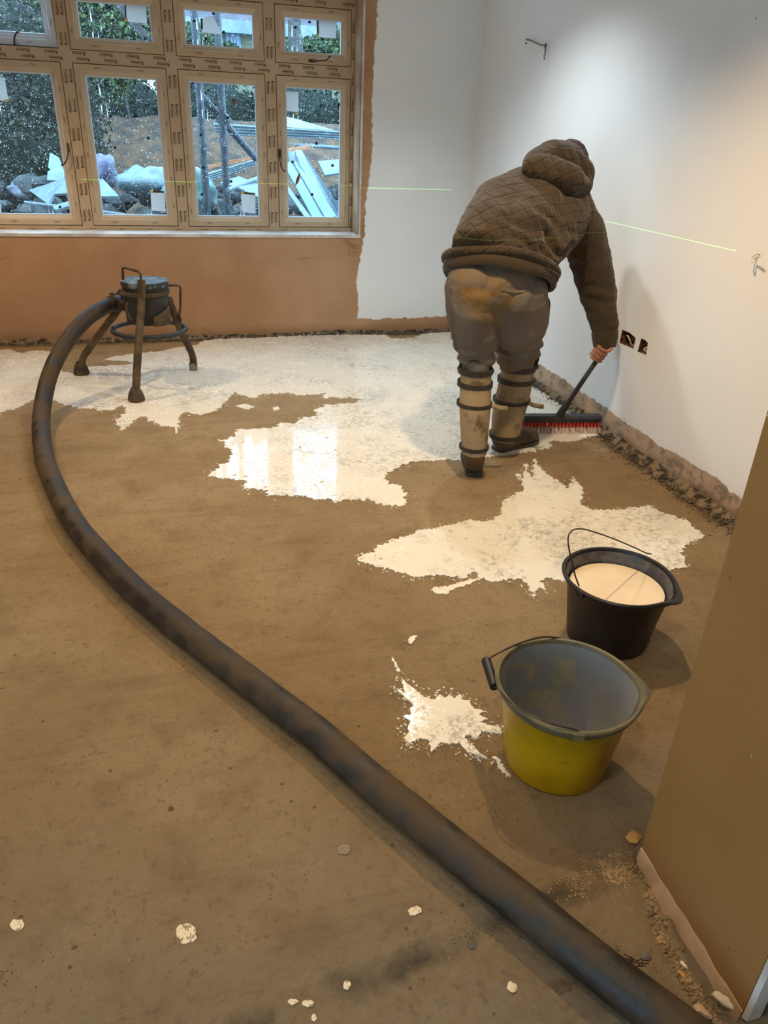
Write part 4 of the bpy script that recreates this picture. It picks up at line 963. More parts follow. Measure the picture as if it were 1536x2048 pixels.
# side plate welded on the drum
sd = MB(); th0 = -1.35
sd.loft([[(pc.x+(rp*.985+o_)*math.cos(th0+t*.9), pc.y+(rp*.985+o_)*math.sin(th0+t*.9), z) for o_, z in ((0, .36), (.012, .36), (.012, .41+.05*t), (0, .41+.05*t))] for t in np.linspace(0, 1, 10)])
obj('side_plate', sd, M_STEEL, mach)
legs = [([(246, 604, 4.62), (225, 634, 4.66), (203, 663, 4.70), (178, 697, 4.74), (166, 716, 4.755), (163, 738, 4.755)], (163, 751)),
        ([(283, 560, 4.44), (283, 610, 4.42), (279, 660, 4.34), (275, 720, 4.27), (272, 780, 4.22)], (273, 804)),
        ([(338, 598, 4.58), (350, 632, 4.64), (362, 662, 4.68), (376, 690, 4.73), (385, 712, 4.765), (387, 728, 4.77)], (387, 740))]
for i, (L, ft) in enumerate(legs):
    f = FL(ft[0], ft[1]-6, .012) if i < 2 else FL(387, 737, .012); pts = [BY(*q) for q in L]
    pts = smooth_path(pts+[Vector((f.x, f.y, .02))]); lg = obj('leg', MB().tube(pts, .0215, 14, jit=.15), M_STEEL, mach)
    if i < 2:
        obj('foot', MB().lathe([(.004, 0.001), (.044, 0.002), (.047, .014), (.040, .045), (.026, .075), (.02, .08)], (f.x, f.y, 0), 18), M_STEEL, lg)
    else: obj('foot', MB().lathe([(.004, 0.001), (.026, 0.002), (.027, .05), (.022, .052)], (f.x, f.y, 0), 18), M_CABLEG, lg)
rc = Vector((pc.x-.0, pc.y+.02, BY(300, 660, 4.58).z)); rr_ = 72*kk
obj('brace_ring', MB().tube([rc+Vector((rr_*math.cos(t), rr_*math.sin(t)*.95, 0)) for t in np.linspace(0, 2*PI, 49)], .0135, 12, caps=False), M_STEELD, mach)
obj('carry_handle', MB().tube([BY(246, 560, 4.52), BY(245.5, 545, 4.52), BY(245, 537, 4.52), BY(249, 535, 4.51), BY(264, 539, 4.47), BY(277, 543, 4.43), BY(281, 547, 4.42), BY(282, 560, 4.42), BY(283, 590, 4.42)], .0075, 10), M_STEEL, mach)
obj('carry_handle', MB().tube([BY(337, 571, 4.60), BY(352, 570, 4.60), BY(359, 572, 4.60), BY(361, 578, 4.60), BY(361, 610, 4.61), BY(359, 630, 4.62), BY(362, 640, 4.64)], .0075, 10), M_STEEL, mach)

# ------------------------------------------------------------------ buckets
def bucket_mat(name, a, b, dirt, r=.45, lo=.5, hi=.68):
    m = NM(name); f = m.ramp(m.noise(9, 6, .68, dist=.3), lo, hi); g = m.ramp(m.noise(26, 5, .7), .56, .7)
    c = m.mix(m.ramp(m.noise(4, 3), .3, .7), a, b); c = m.mix(m.math('MULTIPLY', f, .6), c, dirt); c = m.mix(m.math('MULTIPLY', g, .4), c, dirt)
    return m.done(c, r, m.bump(m.noise(35, 5, .7), .25, .004), .45)
M_BLK = bucket_mat('black_bucket_plastic', srgb(24, 23, 24), srgb(32, 31, 32), srgb(76, 70, 62), .4, .56, .74)
M_BLKIN = bucket_mat('black_bucket_inside', srgb(62, 62, 64), srgb(78, 78, 80), srgb(134, 126, 116), .5, .42, .6)
M_YB = bucket_mat('yellow_bucket_plastic', srgb(186, 146, 2), srgb(168, 126, 2), srgb(84, 64, 10), .4, .54, .72)
M_YRIM = bucket_mat('yellow_bucket_dirty_rim', srgb(108, 100, 62), srgb(86, 82, 70), srgb(60, 58, 52), .5, .46, .6)
M_YIN = bucket_mat('yellow_bucket_inside_grey', srgb(128, 130, 134), srgb(110, 112, 114), srgb(150, 138, 98), .5, .5, .66)
M_WIRE = simple('steel_wire', srgb(86, 72, 60), srgb(60, 52, 46), 30, .45, .2, metal=.6)
def make_bucket(name, c, rb_, rt, h, spout, ears, M_out, M_in, M_rim, label, lug=False):
    e = empty(name, (c[0], c[1], 0)); tag(e, label, 'bucket')
    def fn(r, z, a):
        k = 1.0
        w = max(0, (r/rt-.86)/.14); d = math.atan2(math.sin(a-spout), math.cos(a-spout))
        k += .13*w*math.exp(-(d/.26)**2)
        return Vector((r*k*math.cos(a), r*k*math.sin(a), z-(.010*w*math.exp(-(d/.26)**2) if z > h*.9 else 0)))
    H_ = h; cc = (c[0], c[1], 0)
    obj('bucket_wall', MB().lathe([(.002, .006), (rb_*.93, .006), (rb_*.97, .001), (rb_, .004), (rb_*1.02, .02), (rb_+(rt*.885-rb_)*.5, H_*.45), (rt*.885, H_*.86), (rt*.90, H_*.87), (rt*.905, H_*.92)], cc, 72, fn), M_out, e)
    obj('rim', MB().lathe([(rt*.90, H_*.86), (rt*.93, H_*.875), (rt*.955, H_*.90), (rt*.97, H_*.955), (rt*1.0, H_*.965), (rt*1.005, H_*.985), (rt*.985, H_*1.0), (rt*.945, H_*.995), (rt*.925, H_*.97), (rt*.90, H_*.90), (rt*.89, H_*.87)], cc, 72, fn), M_rim, e)
    obj('bucket_inside', MB().lathe([(rt*.915, H_*.96), (rt*.885, H_*.88), (rb_+(rt*.87-rb_)*.4, H_*.4), (rb_*.95, .02), (rb_*.9, .012), (.002, .012)], cc, 72, fn), M_in, e)
    for a in ears:
        p = Vector((c[0]+rt*.99*math.cos(a), c[1]+rt*.99*math.sin(a), H_*.93)); t = Vector((-math.sin(a), math.cos(a), 0)); n = Vector((math.cos(a), math.sin(a), 0))
        mb = MB(); mb.add([p+t*x+n*y+Vector((0, 0, z)) for x in (-.012, .012) for y in (-.008, .004) for z in (-.006, .014)], [(0, 1, 3, 2), (4, 6, 7, 5), (0, 4, 5, 1), (2, 3, 7, 6), (0, 2, 6, 4), (1, 5, 7, 3)])
        obj('handle_lug', mb, M_rim, e)
    return e
BBc = (1.371*S/1.55, 1.819*S/1.55); YBc = (.928*S/1.55, 1.345*S/1.55)
bh = .232; brt = .172
def ang_of(c, px, py, z):
    p = FL(px, py, z); return math.atan2(p.y-c[1], p.x-c[0])
ea1 = ang_of(BBc, 1302, 1108, bh); ea2 = ang_of(BBc, 1152, 1185, bh); spb = ang_of(BBc, 1352, 1190, bh)
bb = make_bucket('bucket', BBc, .125, brt, bh, spb, (ea1, ea2), M_BLK, M_BLKIN, M_BLK, 'black bucket three-quarters full of creamy slurry')
wl = [FL(1302, 1108, bh), BY(1290, 1105, 1.78), BY(1262, 1092, 1.745), BY(1228, 1078, 1.70), BY(1195, 1066, 1.66), BY(1165, 1058, 1.62), BY(1146, 1060, 1.60), BY(1137, 1072, 1.585), BY(1137, 1092, 1.575), BY(1143, 1120, 1.565), BY(1150, 1150, 1.56), BY(1158, 1172, 1.56)]
obj('bail_handle', MB().tube(smooth_path(wl), .0022, 8), M_WIRE, bb)
lz = bh*.80
liq = MB(); lr = .125+(brt*.87-.125)*.8
liq.add([(BBc[0]+lr*.985*math.cos(a), BBc[1]+lr*.985*math.sin(a), lz) for a in np.linspace(0, 2*PI, 64, endpoint=False)]+[(BBc[0]+lr*.95*math.cos(a), BBc[1]+lr*.95*math.sin(a), lz-.02) for a in np.linspace(0, 2*PI, 64, endpoint=False)], [tuple(range(64))]+[(i, (i+1) % 64, (i+1) % 64+64, i+64) for i in range(64)])
ml = NM('creamy_slurry_liquid'); M_LIQ = ml.done(ml.mix(ml.ramp(ml.noise(7, 4), .35, .7), srgb(226, 206, 176), srgb(236, 218, 190)), .12, ml.bump(ml.noise(14, 2), .05, .002), .5)
tag(obj('liquid_slurry', liq, M_LIQ), 'creamy white liquid slurry filling the black bucket', 'slurry')
yh = .248; yrt = .176
ey1 = ang_of(YBc, 1120, 1278, yh); ey2 = ang_of(YBc, 1158, 1462, yh); spy = ang_of(YBc, 1290, 1372, yh)
yb = make_bucket('bucket', YBc, .128, yrt, yh, spy, (ey1, ey2), M_YB, M_YIN, M_YRIM, 'empty yellow bucket with a dirty grey inside and pouring lip')
def yr(px, py, z): return FL(px, py, z)
wy = [yr(1122, 1276, yh-.002), yr(1085, 1274, yh+.008), yr(1040, 1286, yh+.004), yr(1005, 1302, yh-.006), yr(980, 1316, yh-.02), yr(976, 1324, yh-.028)]
wy2 = [yr(990, 1370, yh-.03), yr(1000, 1382, yh-.006), yr(1018, 1402, yh+.010), yr(1050, 1424, yh+.010), yr(1100, 1446, yh+.008), yr(1158, 1460, yh+.002)]
bail = obj('bail_handle', MB().tube(smooth_path(wy+wy2), .0024, 8), M_WIRE, yb)
g0, g1 = yr(972, 1320, yh-.025), yr(989, 1374, yh-.030)
grip = MB(); gp = [g0.lerp(g1, t) for t in np.linspace(0, 1, 25)]; grip.tube(gp, [.0115+(.0012 if i % 2 else 0) for i in range(25)], 16)
obj('grip', grip, simple('black_ribbed_grip', srgb(30, 30, 32), None, 5, .45), bail)
# measuring eyelet inside the yellow bucket
pk = yr(1100, 1290, yh*.85); obj('rim_hole', MB().sphere(pk, .008, 10, 8), M_GAP, yb)

# ------------------------------------------------------------------ broom
M_BLKP = simple('black_broom_plastic', srgb(36, 37, 40), srgb(48, 48, 50), 12, .45, .2)
M_RED = simple('red_bristle', srgb(226, 84, 62), srgb(196, 60, 48), 40, .5, .2)
M_TIP = simple('slurry_coated_bristle_tip', srgb(206, 170, 160), srgb(226, 214, 206), 40, .5, .2)
bl, br_ = FL(1040, 836, .075), FL(1200, 836, .075)
bdir = (br_-bl).normalized(); bside = Vector((-bdir.y, bdir.x, 0)); bc = (bl+br_)/2
broom = empty('broom', (bc.x, bc.y, 0)); tag(broom, 'wide black push broom with red bristles sweeping white slurry', 'broom')
bhd = MB(); L = (br_-bl).length
sec = [(-.032, -.012), (-.034, .006), (-.022, .018), (.022, .018), (.034, .006), (.032, -.012)]
bhd.loft([[bl+bdir*(t*L)+bside*(a*(1 if 0.02 < t < .98 else .8))+Vector((0, 0, b)) for a, b in sec] for t in (0, .012, .03, .5, .97, .988, 1)])
bh_o = obj('broom_head', bhd, M_BLKP, broom, ang=30)
nt_ = 46; rows = (-.022, -.002, .02)
br_red = MB(); br_tip = MB(); cnt = 0
for ri, rw in enumerate(rows):
    for i in range(nt_):
        if ri == 0 and i % 2: continue
        t = (i+.5)/nt_; spread = (t-.5)*.06
        for k in range(7):
            a = bl+bdir*(t*L)+bside*rw+Vector((rnd.uniform(-.003, .003), rnd.uniform(-.003, .003), -.012))
            ln = .070+rnd.uniform(-.003, .001)
            bnd = bdir*(spread*.35+rnd.uniform(-.010, .010))+bside*(rw*.35-.012+rnd.uniform(-.006, .006))
            b = a+bnd*.45+Vector((0, 0, -ln*.45)); c = a+bnd+Vector((0, 0, -(a.z-.004)))
            br_red.tube([a, b], .0016, 4); br_tip.tube([b, c], .0016, 4)
tag(obj('bristles', br_red, M_RED, broom, smooth=False), kind='stuff'); tag(obj('bristle_tips', br_tip, M_TIP, broom, smooth=False), 'slurry-whitened bristle tips', kind='stuff')
hand_p = BY(1202, 708, 3.22)
soc = BY(1118, 834, 3.34); soc = bc.lerp(br_, .02)+Vector((0, 0, .012)); soc = Vector((FL(1118, 832, .09).x, FL(1118, 832, .09).y, .09))
pdir = (hand_p-soc).normalized(); pole_end = hand_p+pdir*.05
obj('socket', MB().tube([soc-Vector((0, 0, .012)), soc+pdir*.03, soc+pdir*.085], [.024, .021, .017], 16), M_BLKP, broom)
mp = NM('grimy_dark_pole'); obj('pole', MB().tube([soc+pdir*.02, pole_end], .0125, 16), mp.done(mp.mix(mp.ramp(mp.noise(9, 4), .45, .6), srgb(40, 40, 40), srgb(74, 72, 66)), .4, None, .5), broom)

# ------------------------------------------------------------------ the worker
def BL(L): return [ball(*q) for q in L]
YH = 3.02
M_SKIN = simple('skin', srgb(172, 116, 88), srgb(150, 96, 72), 20, .55, .3, 90)
def jacket_material(quilt):
    m = NM('quilted_brown_jersey' if quilt else 'plain_brown_jersey')
    c = m.mix(m.ramp(m.noise(6, 4), .3, .7), srgb(55, 44, 31), srgb(66, 54, 39))
    c = m.mix(m.math('MULTIPLY', m.noise(190, 2), .3), c, srgb(74, 60, 44))
    sp_ = m.math('MULTIPLY', m.ramp(m.vor(9), .03, .045, inv=True), .5); c = m.mix(sp_, c, srgb(40, 32, 24))
    weave = m.noise(260, 2)
    if quilt:
        tor = Vector((.42, .42, .80)).normalized()
        lat = CR.copy(); lat = (lat-tor*lat.dot(tor)).normalized()
        def dotp(v):
            q = m.n('VectorMath', operation='DOT_PRODUCT'); m.link(m.co, q.inputs[0]); q.inputs[1].default_value = v; return q.outputs['Value']
        u = m.math('ADD', m.math('MULTIPLY', dotp(lat), 15.0), m.math('MULTIPLY', m.noise(5, 3), .5)); v = m.math('ADD', m.math('MULTIPLY', dotp(tor), 15.0), m.math('MULTIPLY', m.noise(6, 3), .4))
        l1 = m.math('ABSOLUTE', m.math('SUBTRACT', m.math('FRACT', m.math('ADD', u, v)), .5))
        l2 = m.math('ABSOLUTE', m.math('SUBTRACT', m.math('FRACT', m.math('SUBTRACT', u, v)), .5))
        d = m.math('MINIMUM', l1, l2); pil = m.math('POWER', m.ramp(d, .0, .16), .6)
        h = m.math('ADD', pil, m.math('ADD', m.math('MULTIPLY', m.noise(15, 5, .6, vec=m.scale((1, 1, 2.6)), dist=.8), 2.6), m.math('MULTIPLY', weave, .08)))
        c = m.mix(m.math('MULTIPLY', m.ramp(d, .0, .045, inv=True), .7), c, srgb(34, 27, 20))
        return m.done(c, .9, m.bump(h, .55, .006), .15, **{'Sheen Weight': .15})
    h = m.math('ADD', m.noise(12, 5, .6), m.math('MULTIPLY', weave, .07))
    return m.done(c, .9, m.bump(h, .5, .012), .15, **{'Sheen Weight': .15})
M_JQ = jacket_material(True); M_JP = jacket_material(False)
def trouser_material():
    m = NM('grey_stained_joggers')
    c = m.mix(m.ramp(m.noise(4, 4), .3, .7), srgb(102, 93, 84), srgb(116, 107, 97))
    def near(p, r):
        q = m.n('VectorMath', operation='DISTANCE'); m.link(m.co, q.inputs[0]); q.inputs[1].default_value = p; return m.ramp(q.outputs['Value'], r*.35, r, inv=True)
    nz = m.ramp(m.noise(17, 6, .75), .36, .60)
    for (px, py, r, col) in [(935, 570, .13, srgb(128, 94, 36)), (985, 592, .15, srgb(122, 90, 36)), (985, 640, .12, srgb(112, 96, 66)), (1080, 640, .06, srgb(110, 88, 50))]:
        p = BY(px, py, YH-.12)-WORKER
        c = m.mix(m.math('MULTIPLY', m.math('MULTIPLY', near(p, r), nz), .85), c, col)
    c = m.mix(m.math('MULTIPLY', m.ramp(m.vor(13), .05, .08, inv=True), .4), c, srgb(80, 66, 48))
    h = m.math('ADD', m.noise(9, 6, .65, dist=.5), m.math('MULTIPLY', m.noise(240, 2), .04))
    return m.done(c, .92, m.bump(h, .7, .02), .12)
fL = FL(948, 955); fR = FL(1010, 905)
WORKER = Vector(((fL.x+fR.x)/2, (fL.y+fR.y)/2, 0))
M_TR = trouser_material()
M_PANEL = simple('beige_leather_guard', srgb(146, 126, 96), srgb(96, 76, 48), 13, .75, .6, 40, lo=.48, hi=.68)
M_STRAP = simple('dark_brown_strap', srgb(58, 48, 40), srgb(40, 34, 30), 12, .7, .4, 60)
M_SHIN = simple('grey_rubber_boot_shaft', srgb(92, 88, 80), srgb(66, 62, 56), 10, .6, .4, 40)
M_BOOT = simple('muddy_work_boot', srgb(62, 56, 48), srgb(112, 88, 54), 11, .7, .7, 40, dist=.006)
M_BOOTD = simple('dark_boot_rubber', srgb(44, 46, 48), srgb(70, 62, 48), 12, .5, .4, 40)
M_HAIR = simple('dark_brown_hair', srgb(48, 34, 24), srgb(70, 50, 34), 90, .6, 1, 150, dist=.004)

body = MB()
# legs
LL = BL([(955, 600, 3.04, 40), (952, 680, 3.06, 30), (952, 720, 3.05, 24), (950, 800, 2.98, 22), (948, 870, 2.92, 15), (948, 915, 2.90, 13)])
body.chain(LL); dL = Vector((.28, .96, 0)).normalized(); aL = fL+dL*.065+Vector((0, 0, .07)); body.capsule(LL[-1][0], .028, aL, .028); body.capsule(aL, .028, aL+dL*.12+Vector((0, 0, -.03)), .022)
RLg = BL([(1030, 610, 3.08, 42), (1035, 680, 3.20, 31), (1038, 722, 3.24, 24), (1030, 790, 3.20, 22), (1018, 850, 3.14, 15), (1010, 880, 3.12, 13)])
heelR = FL(990, 903); toeR = FL(1062, 886); dirR = (toeR-heelR).normalized(); aR = heelR+dirR*.065+Vector((0, 0, .07))
body.chain(RLg); body.capsule(RLg[-1][0], .028, aR, .028); body.capsule(aR, .028, aR+dirR*.12+Vector((0, 0, -.03)), .022)
# pelvis, torso
PV = ball(992, 590, YH+.02, 50); body.chain([LL[0], PV, RLg[0]])
TOR = BL([(992, 590, 3.05, 60), (1005, 520, 3.12, 55), (1040, 455, 3.22, 60), (1075, 415, 3.32, 60), (1100, 385, 3.38, 45)]); body.chain(TOR, 18)
SHL = ball(1020, 385, 3.42, 34); SHR = ball(1155, 435, 3.30, 34); body.chain([SHL, TOR[3], SHR])
HC = BY(1134, 346, 3.46); NK = (TOR[4][0]+HC)/2; body.chain([(TOR[4][0], .07), (NK, .055), (HC, .07)])
# head
fwd = Vector((.62, .50, -.42)).normalized(); lat_h = fwd.cross(Vector((0, 0, 1))).normalized(); up_h = lat_h.cross(fwd).normalized()
RH = Matrix((lat_h, fwd, up_h)).transposed()
body.sphere(HC, .1, 22, 16, (.78, .98, 1.12), RH); body.sphere(HC+RH @ Vector((0, .035, -.055)), .066, 18, 12, (.85, 1, .9), RH)
body.capsule(HC+RH @ Vector((0, .095, .012)), .010, HC+RH @ Vector((0, .113, -.022)), .014)              # nose
body.capsule(HC+RH @ Vector((-.022, .092, -.052)), .007, HC+RH @ Vector((.022, .092, -.052)), .007)       # lips
for s_ in (-1, 1):
    body.sphere(HC+RH @ Vector((s_*.079, -.005, -.005)), .03, 12, 8, (.35, .65, 1), RH)
    body.sphere(HC+RH @ Vector((s_*.031, .084, .012)), .013, 10, 8)
body.sphere(HC+RH @ Vector((0, .088, -.088)), .02, 10, 8)
# right arm to the broom hand
WRr = BY(1210, 682, 3.24)
AR = [SHR]+BL([(1190, 540, 3.33, 26), (1205, 610, 3.32, 22)])+[(WRr, .028)]; body.chain(AR)
def fist(mb, c, axis, wrist, r0=.0125, flip=1):
    """hand closed round a bar through c"""
    axis = axis.normalized(); e1 = wrist-c; e1 = (e1-axis*e1.dot(axis)).normalized(); e2 = axis.cross(e1)*flip
    R_ = r0+.009
    def at(a, rr, s): return c+(e1*math.cos(a)+e2*math.sin(a))*rr+axis*s
    pc_ = c+e1*(R_+.014)
    mb.chain([(wrist, .026), (pc_+axis*.015, .021)]); mb.chain([(wrist, .026), (pc_-axis*.018, .020)])
    for s in (-.030, -.010, .010, .030):
        mb.capsule(wrist.lerp(pc_, .6)+axis*s*.7, .015, at(.75, R_+.016, s), .0135)
    lens = (.92, 1.0, .97, .85)
    for s, L_, rf in zip((.032, .011, -.011, -.031), lens, (.0098, .0102, .0098, .0088)):
        mb.chain([(at(.75, R_+.016, s), rf*1.18), (at(1.7, R_+.011, s), rf*1.05), (at(2.7*L_, R_+.003, s), rf), (at(3.9*L_, R_, s), rf*.92), (at(4.7*L_, R_+.001, s), rf*.8)], 10)
    mb.chain([(pc_+axis*.012-e2*.012, .015), (at(-.75, R_+.010, .040), .0125), (at(-1.6, R_+.006, .048), .0108), (at(-2.4, R_+.004, .040), .0095)], 10)
fist(body, hand_p, pdir, WRr)
# left arm, hand resting on the right thigh
KT = BY(1055, 655, 3.42)
AL_ = [SHL]+BL([(1045, 500, 3.62, 24), (1050, 560, 3.62, 21)]); wl_ = BY(1052, 625, 3.50); AL_.append((wl_, .027)); body.chain(AL_)
pal = KT; body.chain([(wl_, .026), (wl_.lerp(pal, .7), .026)])
dh = (pal-wl_).normalized(); sd_ = dh.cross(Vector((0, 1, .2))).normalized()
for i, s in enumerate((-.028, -.009, .010, .028)):
    L_ = (.075, .085, .08, .062)[i]; b0 = wl_.lerp(pal, .75)+sd_*s; body.chain([(wl_+sd_*s*.5, .014), (b0, .0125), (b0+dh*L_*.5+Vector((0, -.004, 0)), .0098), (b0+dh*L_+Vector((0, -.016, 0)), .0085)], 10)
body.chain([(wl_+sd_*-.012, .015), (wl_.lerp(pal, .5)+sd_*-.045, .0118), (wl_.lerp(pal, .95)+sd_*-.058, .0098)], 10)
person = organic('person', body, M_SKIN, None, voxel=.004, smooth=2, origin=WORKER)
tag(person, 'person in a brown quilted hooded jacket and stained grey joggers bending to sweep', 'person')
ORG[person.name] = WORKER
hair = MB(); hair.sphere(HC+RH @ Vector((0, -.012, .03)), .104, 22, 16, (.86, 1.02, 1.08), RH); hair.sphere(HC+RH @ Vector((.02, .045, .065)), .05, 14, 10); hair.sphere(HC+RH @ Vector((-.02, .05, .06)), .045, 14, 10)
hr = organic('hair', hair, M_HAIR, person, .006, 2, lambda p, n: .004*noise.noise(p*60)+.003*noise.noise(p*120))
# jacket torso
def fold(p, n):
    return .006*noise.noise(Vector((p.x*14, p.y*14, p.z*9)))+.003*noise.noise(p*34)
def jfold(p, n):
    # creases that fan out from the right waist
    w = BY(1085, 520, 3.0); d = (p-w).length; k = math.exp(-(d/.20)**2)
    return fold(p, n)+.011*k*math.sin(noise.noise(p*7)*7+(p-w).dot(Vector((.35, .2, .9)))*70)
lw = ball(893, 522, 3.08, 1)[0]; rw = ball(1102, 572, 3.12, 1)[0]; cc_ = (lw+rw)/2; av = (rw-lw)/2*.965
BVEC = Vector((-av.y, av.x, 0)).normalized()*.195 + Vector((0, 0, -.075)); UPV = av.cross(BVEC).normalized()
if UPV.z < 0: UPV = -UPV
jm = MB()
jm.chain(BL([(953, 512, 3.00, 58), (972, 462, 3.08, 57), (1000, 415, 3.22, 57), (1048, 392, 3.32, 55)]), 18)
jm.chain(BL([(1048, 545, 3.06, 50), (1080, 492, 3.12, 55), (1118, 445, 3.22, 56), (1135, 418, 3.30, 50)]), 18)
jm.chain(BL([(1000, 528, 3.00, 56), (1030, 468, 3.10, 64), (1066, 420, 3.24, 66), (1095, 388, 3.36, 52)]), 18)
jm.chain(BL([(990, 535, 3.14, 70), (1030, 470, 3.24, 68), (1075, 425, 3.36, 62)]), 18)
jm.chain([SHL and ball(1040, 392, 3.34, 48), ball(1090, 400, 3.36, 50), ball(1148, 432, 3.28, 44)], 18)
jm.sphere(BY(1090, 560, 3.05), .07, 14, 10)
jacket = organic('jacket', jm, M_JQ, person, .007, 7, jfold)
for v in jacket.data.vertices:          # the jersey ends at the waistband
    p = v.co+WORKER-cc_; h_ = p.dot(UPV)
    if h_ < -.005: v.co += UPV*(-.005-h_)
    h_ = (v.co+WORKER-cc_).dot(UPV)
    if h_ < .10:
        q = (v.co+WORKER-cc_)-UPV*h_; k_ = math.hypot(q.dot(av)/av.length_squared, q.dot(BVEC)/BVEC.length_squared)
        if k_ > .3 and h_ > -.004:
            w_ = max(0, h_)/.10; w_ = w_*w_*(3-2*w_); kn = .985*(1-w_)+k_*w_; v.co -= q*(1-kn/k_)
        elif k_ > .97: v.co -= q*(1-.97/k_)
# sleeves
sl = MB(); sl.chain(BL([(1140, 432, 3.28, 46), (1164, 462, 3.30, 45), (1180, 520, 3.31, 41), (1197, 590, 3.31, 36), (1208, 645, 3.28, 28), (1210, 678, 3.25, 22)]), 18)
def sfold(p, n): return .007*noise.noise(Vector((p.x*12, p.y*12, p.z*26)))+.003*noise.noise(p*40)
slv = organic('sleeve', sl, M_JP, jacket, .006, 6, sfold)
obj('cuff', MB().tube([ball(1209, 662, 3.26, 1)[0], ball(1210, 676, 3.25, 1)[0], ball(1209, 694, 3.24, 1)[0]], [.064, .063, .054], 24), M_JP, jacket)
sl = MB(); sl.chain(BL([(1040, 395, 3.38, 42), (1042, 450, 3.52, 36), (1045, 505, 3.60, 33), (1050, 565, 3.60, 28), (1052, 600, 3.54, 22)]), 18)
organic('sleeve', sl, M_JP, jacket, .007, 6, sfold)
# hood, open towards the face
hm = MB(); hm.chain(BL([(1076, 330, 3.30, 32), (1104, 322, 3.34, 39), (1128, 331, 3.40, 44), (1150, 350, 3.38, 38), (1160, 368, 3.34, 26)]), 18)
hm.chain(BL([(1070, 334, 3.22, 26), (1105, 345, 3.20, 32), (1140, 362, 3.20, 30), (1160, 374, 3.26, 22)]), 18)
hm.chain(BL([(1112, 318, 3.50, 34), (1140, 330, 3.54, 36)]), 18)
hood = organic('hood', hm, M_JQ, jacket, .006, 6, fold)
# waistband and ribbed hem
def ringband(name, pts_px, r, hgt, mat, par, back_off=.02):
    pass
bv = BVEC; upv = UPV
wb = MB(); rings = []
for t in np.linspace(0, 2*PI, 65):
    c0 = cc_+av*math.cos(t)+bv*math.sin(t)+Vector((0, 0, .004*math.sin(5*t)))
    out = (av.normalized()*math.cos(t)+bv.normalized()*math.sin(t)).normalized()
    rings.append([c0+out*(a*.92)+upv*b for a, b in [(-.02, -.028), (.0, -.031), (.007, -.022), (.009, -.002), (.007, .016), (.0, .024), (-.02, .026)]])
wb.loft(rings, True, False)
obj('waistband', wb, M_JP, jacket, ang=60)
# second roll of cloth above the band
wb = MB(); wb.tube([cc_+av*1.0*math.cos(t)+bv*math.sin(t)+upv*(.046+.004*math.sin(3*t)-.014)+Vector((0, 0, .0)) for t in np.linspace(0, 2*PI, 65)], [.021]*65, 12, caps=False)
obj('hem_roll', wb, M_JQ, jacket)
# trousers
tm = MB()
tm.chain(BL([(945, 575, 3.03, 56), (946, 625, 3.02, 54), (951, 675, 3.05, 48), (953, 706, 3.05, 38), (953, 722, 3.04, 31)]), 18)
tm.chain(BL([(1036, 590, 3.06, 60), (1040, 640, 3.12, 57), (1036, 685, 3.20, 48), (1032, 712, 3.22, 38), (1031, 724, 3.21, 31)]), 18)
tm.chain(BL([(945, 565, 3.05, 54), (990, 560, 3.04, 62), (1040, 580, 3.08, 56)]), 18)
tm.chain(BL([(950, 596, 3.00, 48), (952, 640, 3.02, 46)]), 18); tm.chain(BL([(1020, 600, 3.01, 52), (1026, 650, 3.06, 50)]), 18); tm.chain(BL([(985, 580, 2.99, 46), (990, 612, 3.02, 46)]), 18)
def tfold(p, n):
    z = p.z; return .007*noise.noise(Vector((p.x*9, p.y*9, z*16)))+.007*noise.noise(Vector((p.x*4, p.y*4, z*5)))+.003*noise.noise(p*28)+(.009*math.exp(-((z-.52)/.07)**2))*math.sin(z*115+noise.noise(p*8)*5)
trs = organic('trousers', tm, M_TR, person, .007, 6, tfold)
M_SEAM = simple('seam_thread', srgb(104, 94, 84), None, 5, .9)
# back pocket welt and centre seam follow the cloth
def on_cloth(o, pts, push=.003):
    off = ORG[o.name]; me = o.data; bm = bmesh.new(); bm.from_mesh(me); from mathutils.bvhtree import BVHTree
    bv_ = BVHTree.FromBMesh(bm); out = []
    for a, b in pts:
        r = (CF+CR*((a-768)/FPX)-CU*((b-1024)/FPX)).normalized(); h = bv_.ray_cast(EYE-off, r)
        if h[0] is not None: out.append(h[0]+off-r*push)
    bm.free(); return out
for pts in ([(1002, 580), (1020, 584), (1040, 585), (1060, 581)],):
    q = on_cloth(trs, pts)
    if len(q) > 1: obj('pocket_welt', MB().tube(smooth_path(q), .0035, 6), M_SEAM, trs)
q = on_cloth(trs, [(899, 560), (898, 600), (903, 650), (912, 700)]);
if len(q) > 1: obj('side_seam', MB().tube(smooth_path(q), .0022, 6), M_SEAM, trs)
q = []
if len(q) > 1: obj('seat_seam', MB().tube(smooth_path(q), .0022, 6), M_SEAM, trs)
pp = ball(1092, 615, 3.10, 1)[0]; mb = MB(); mb.sphere(pp, .034, 14, 10, (.5, .8, 1.35)); obj('side_pocket', mb, M_STRAP, trs)
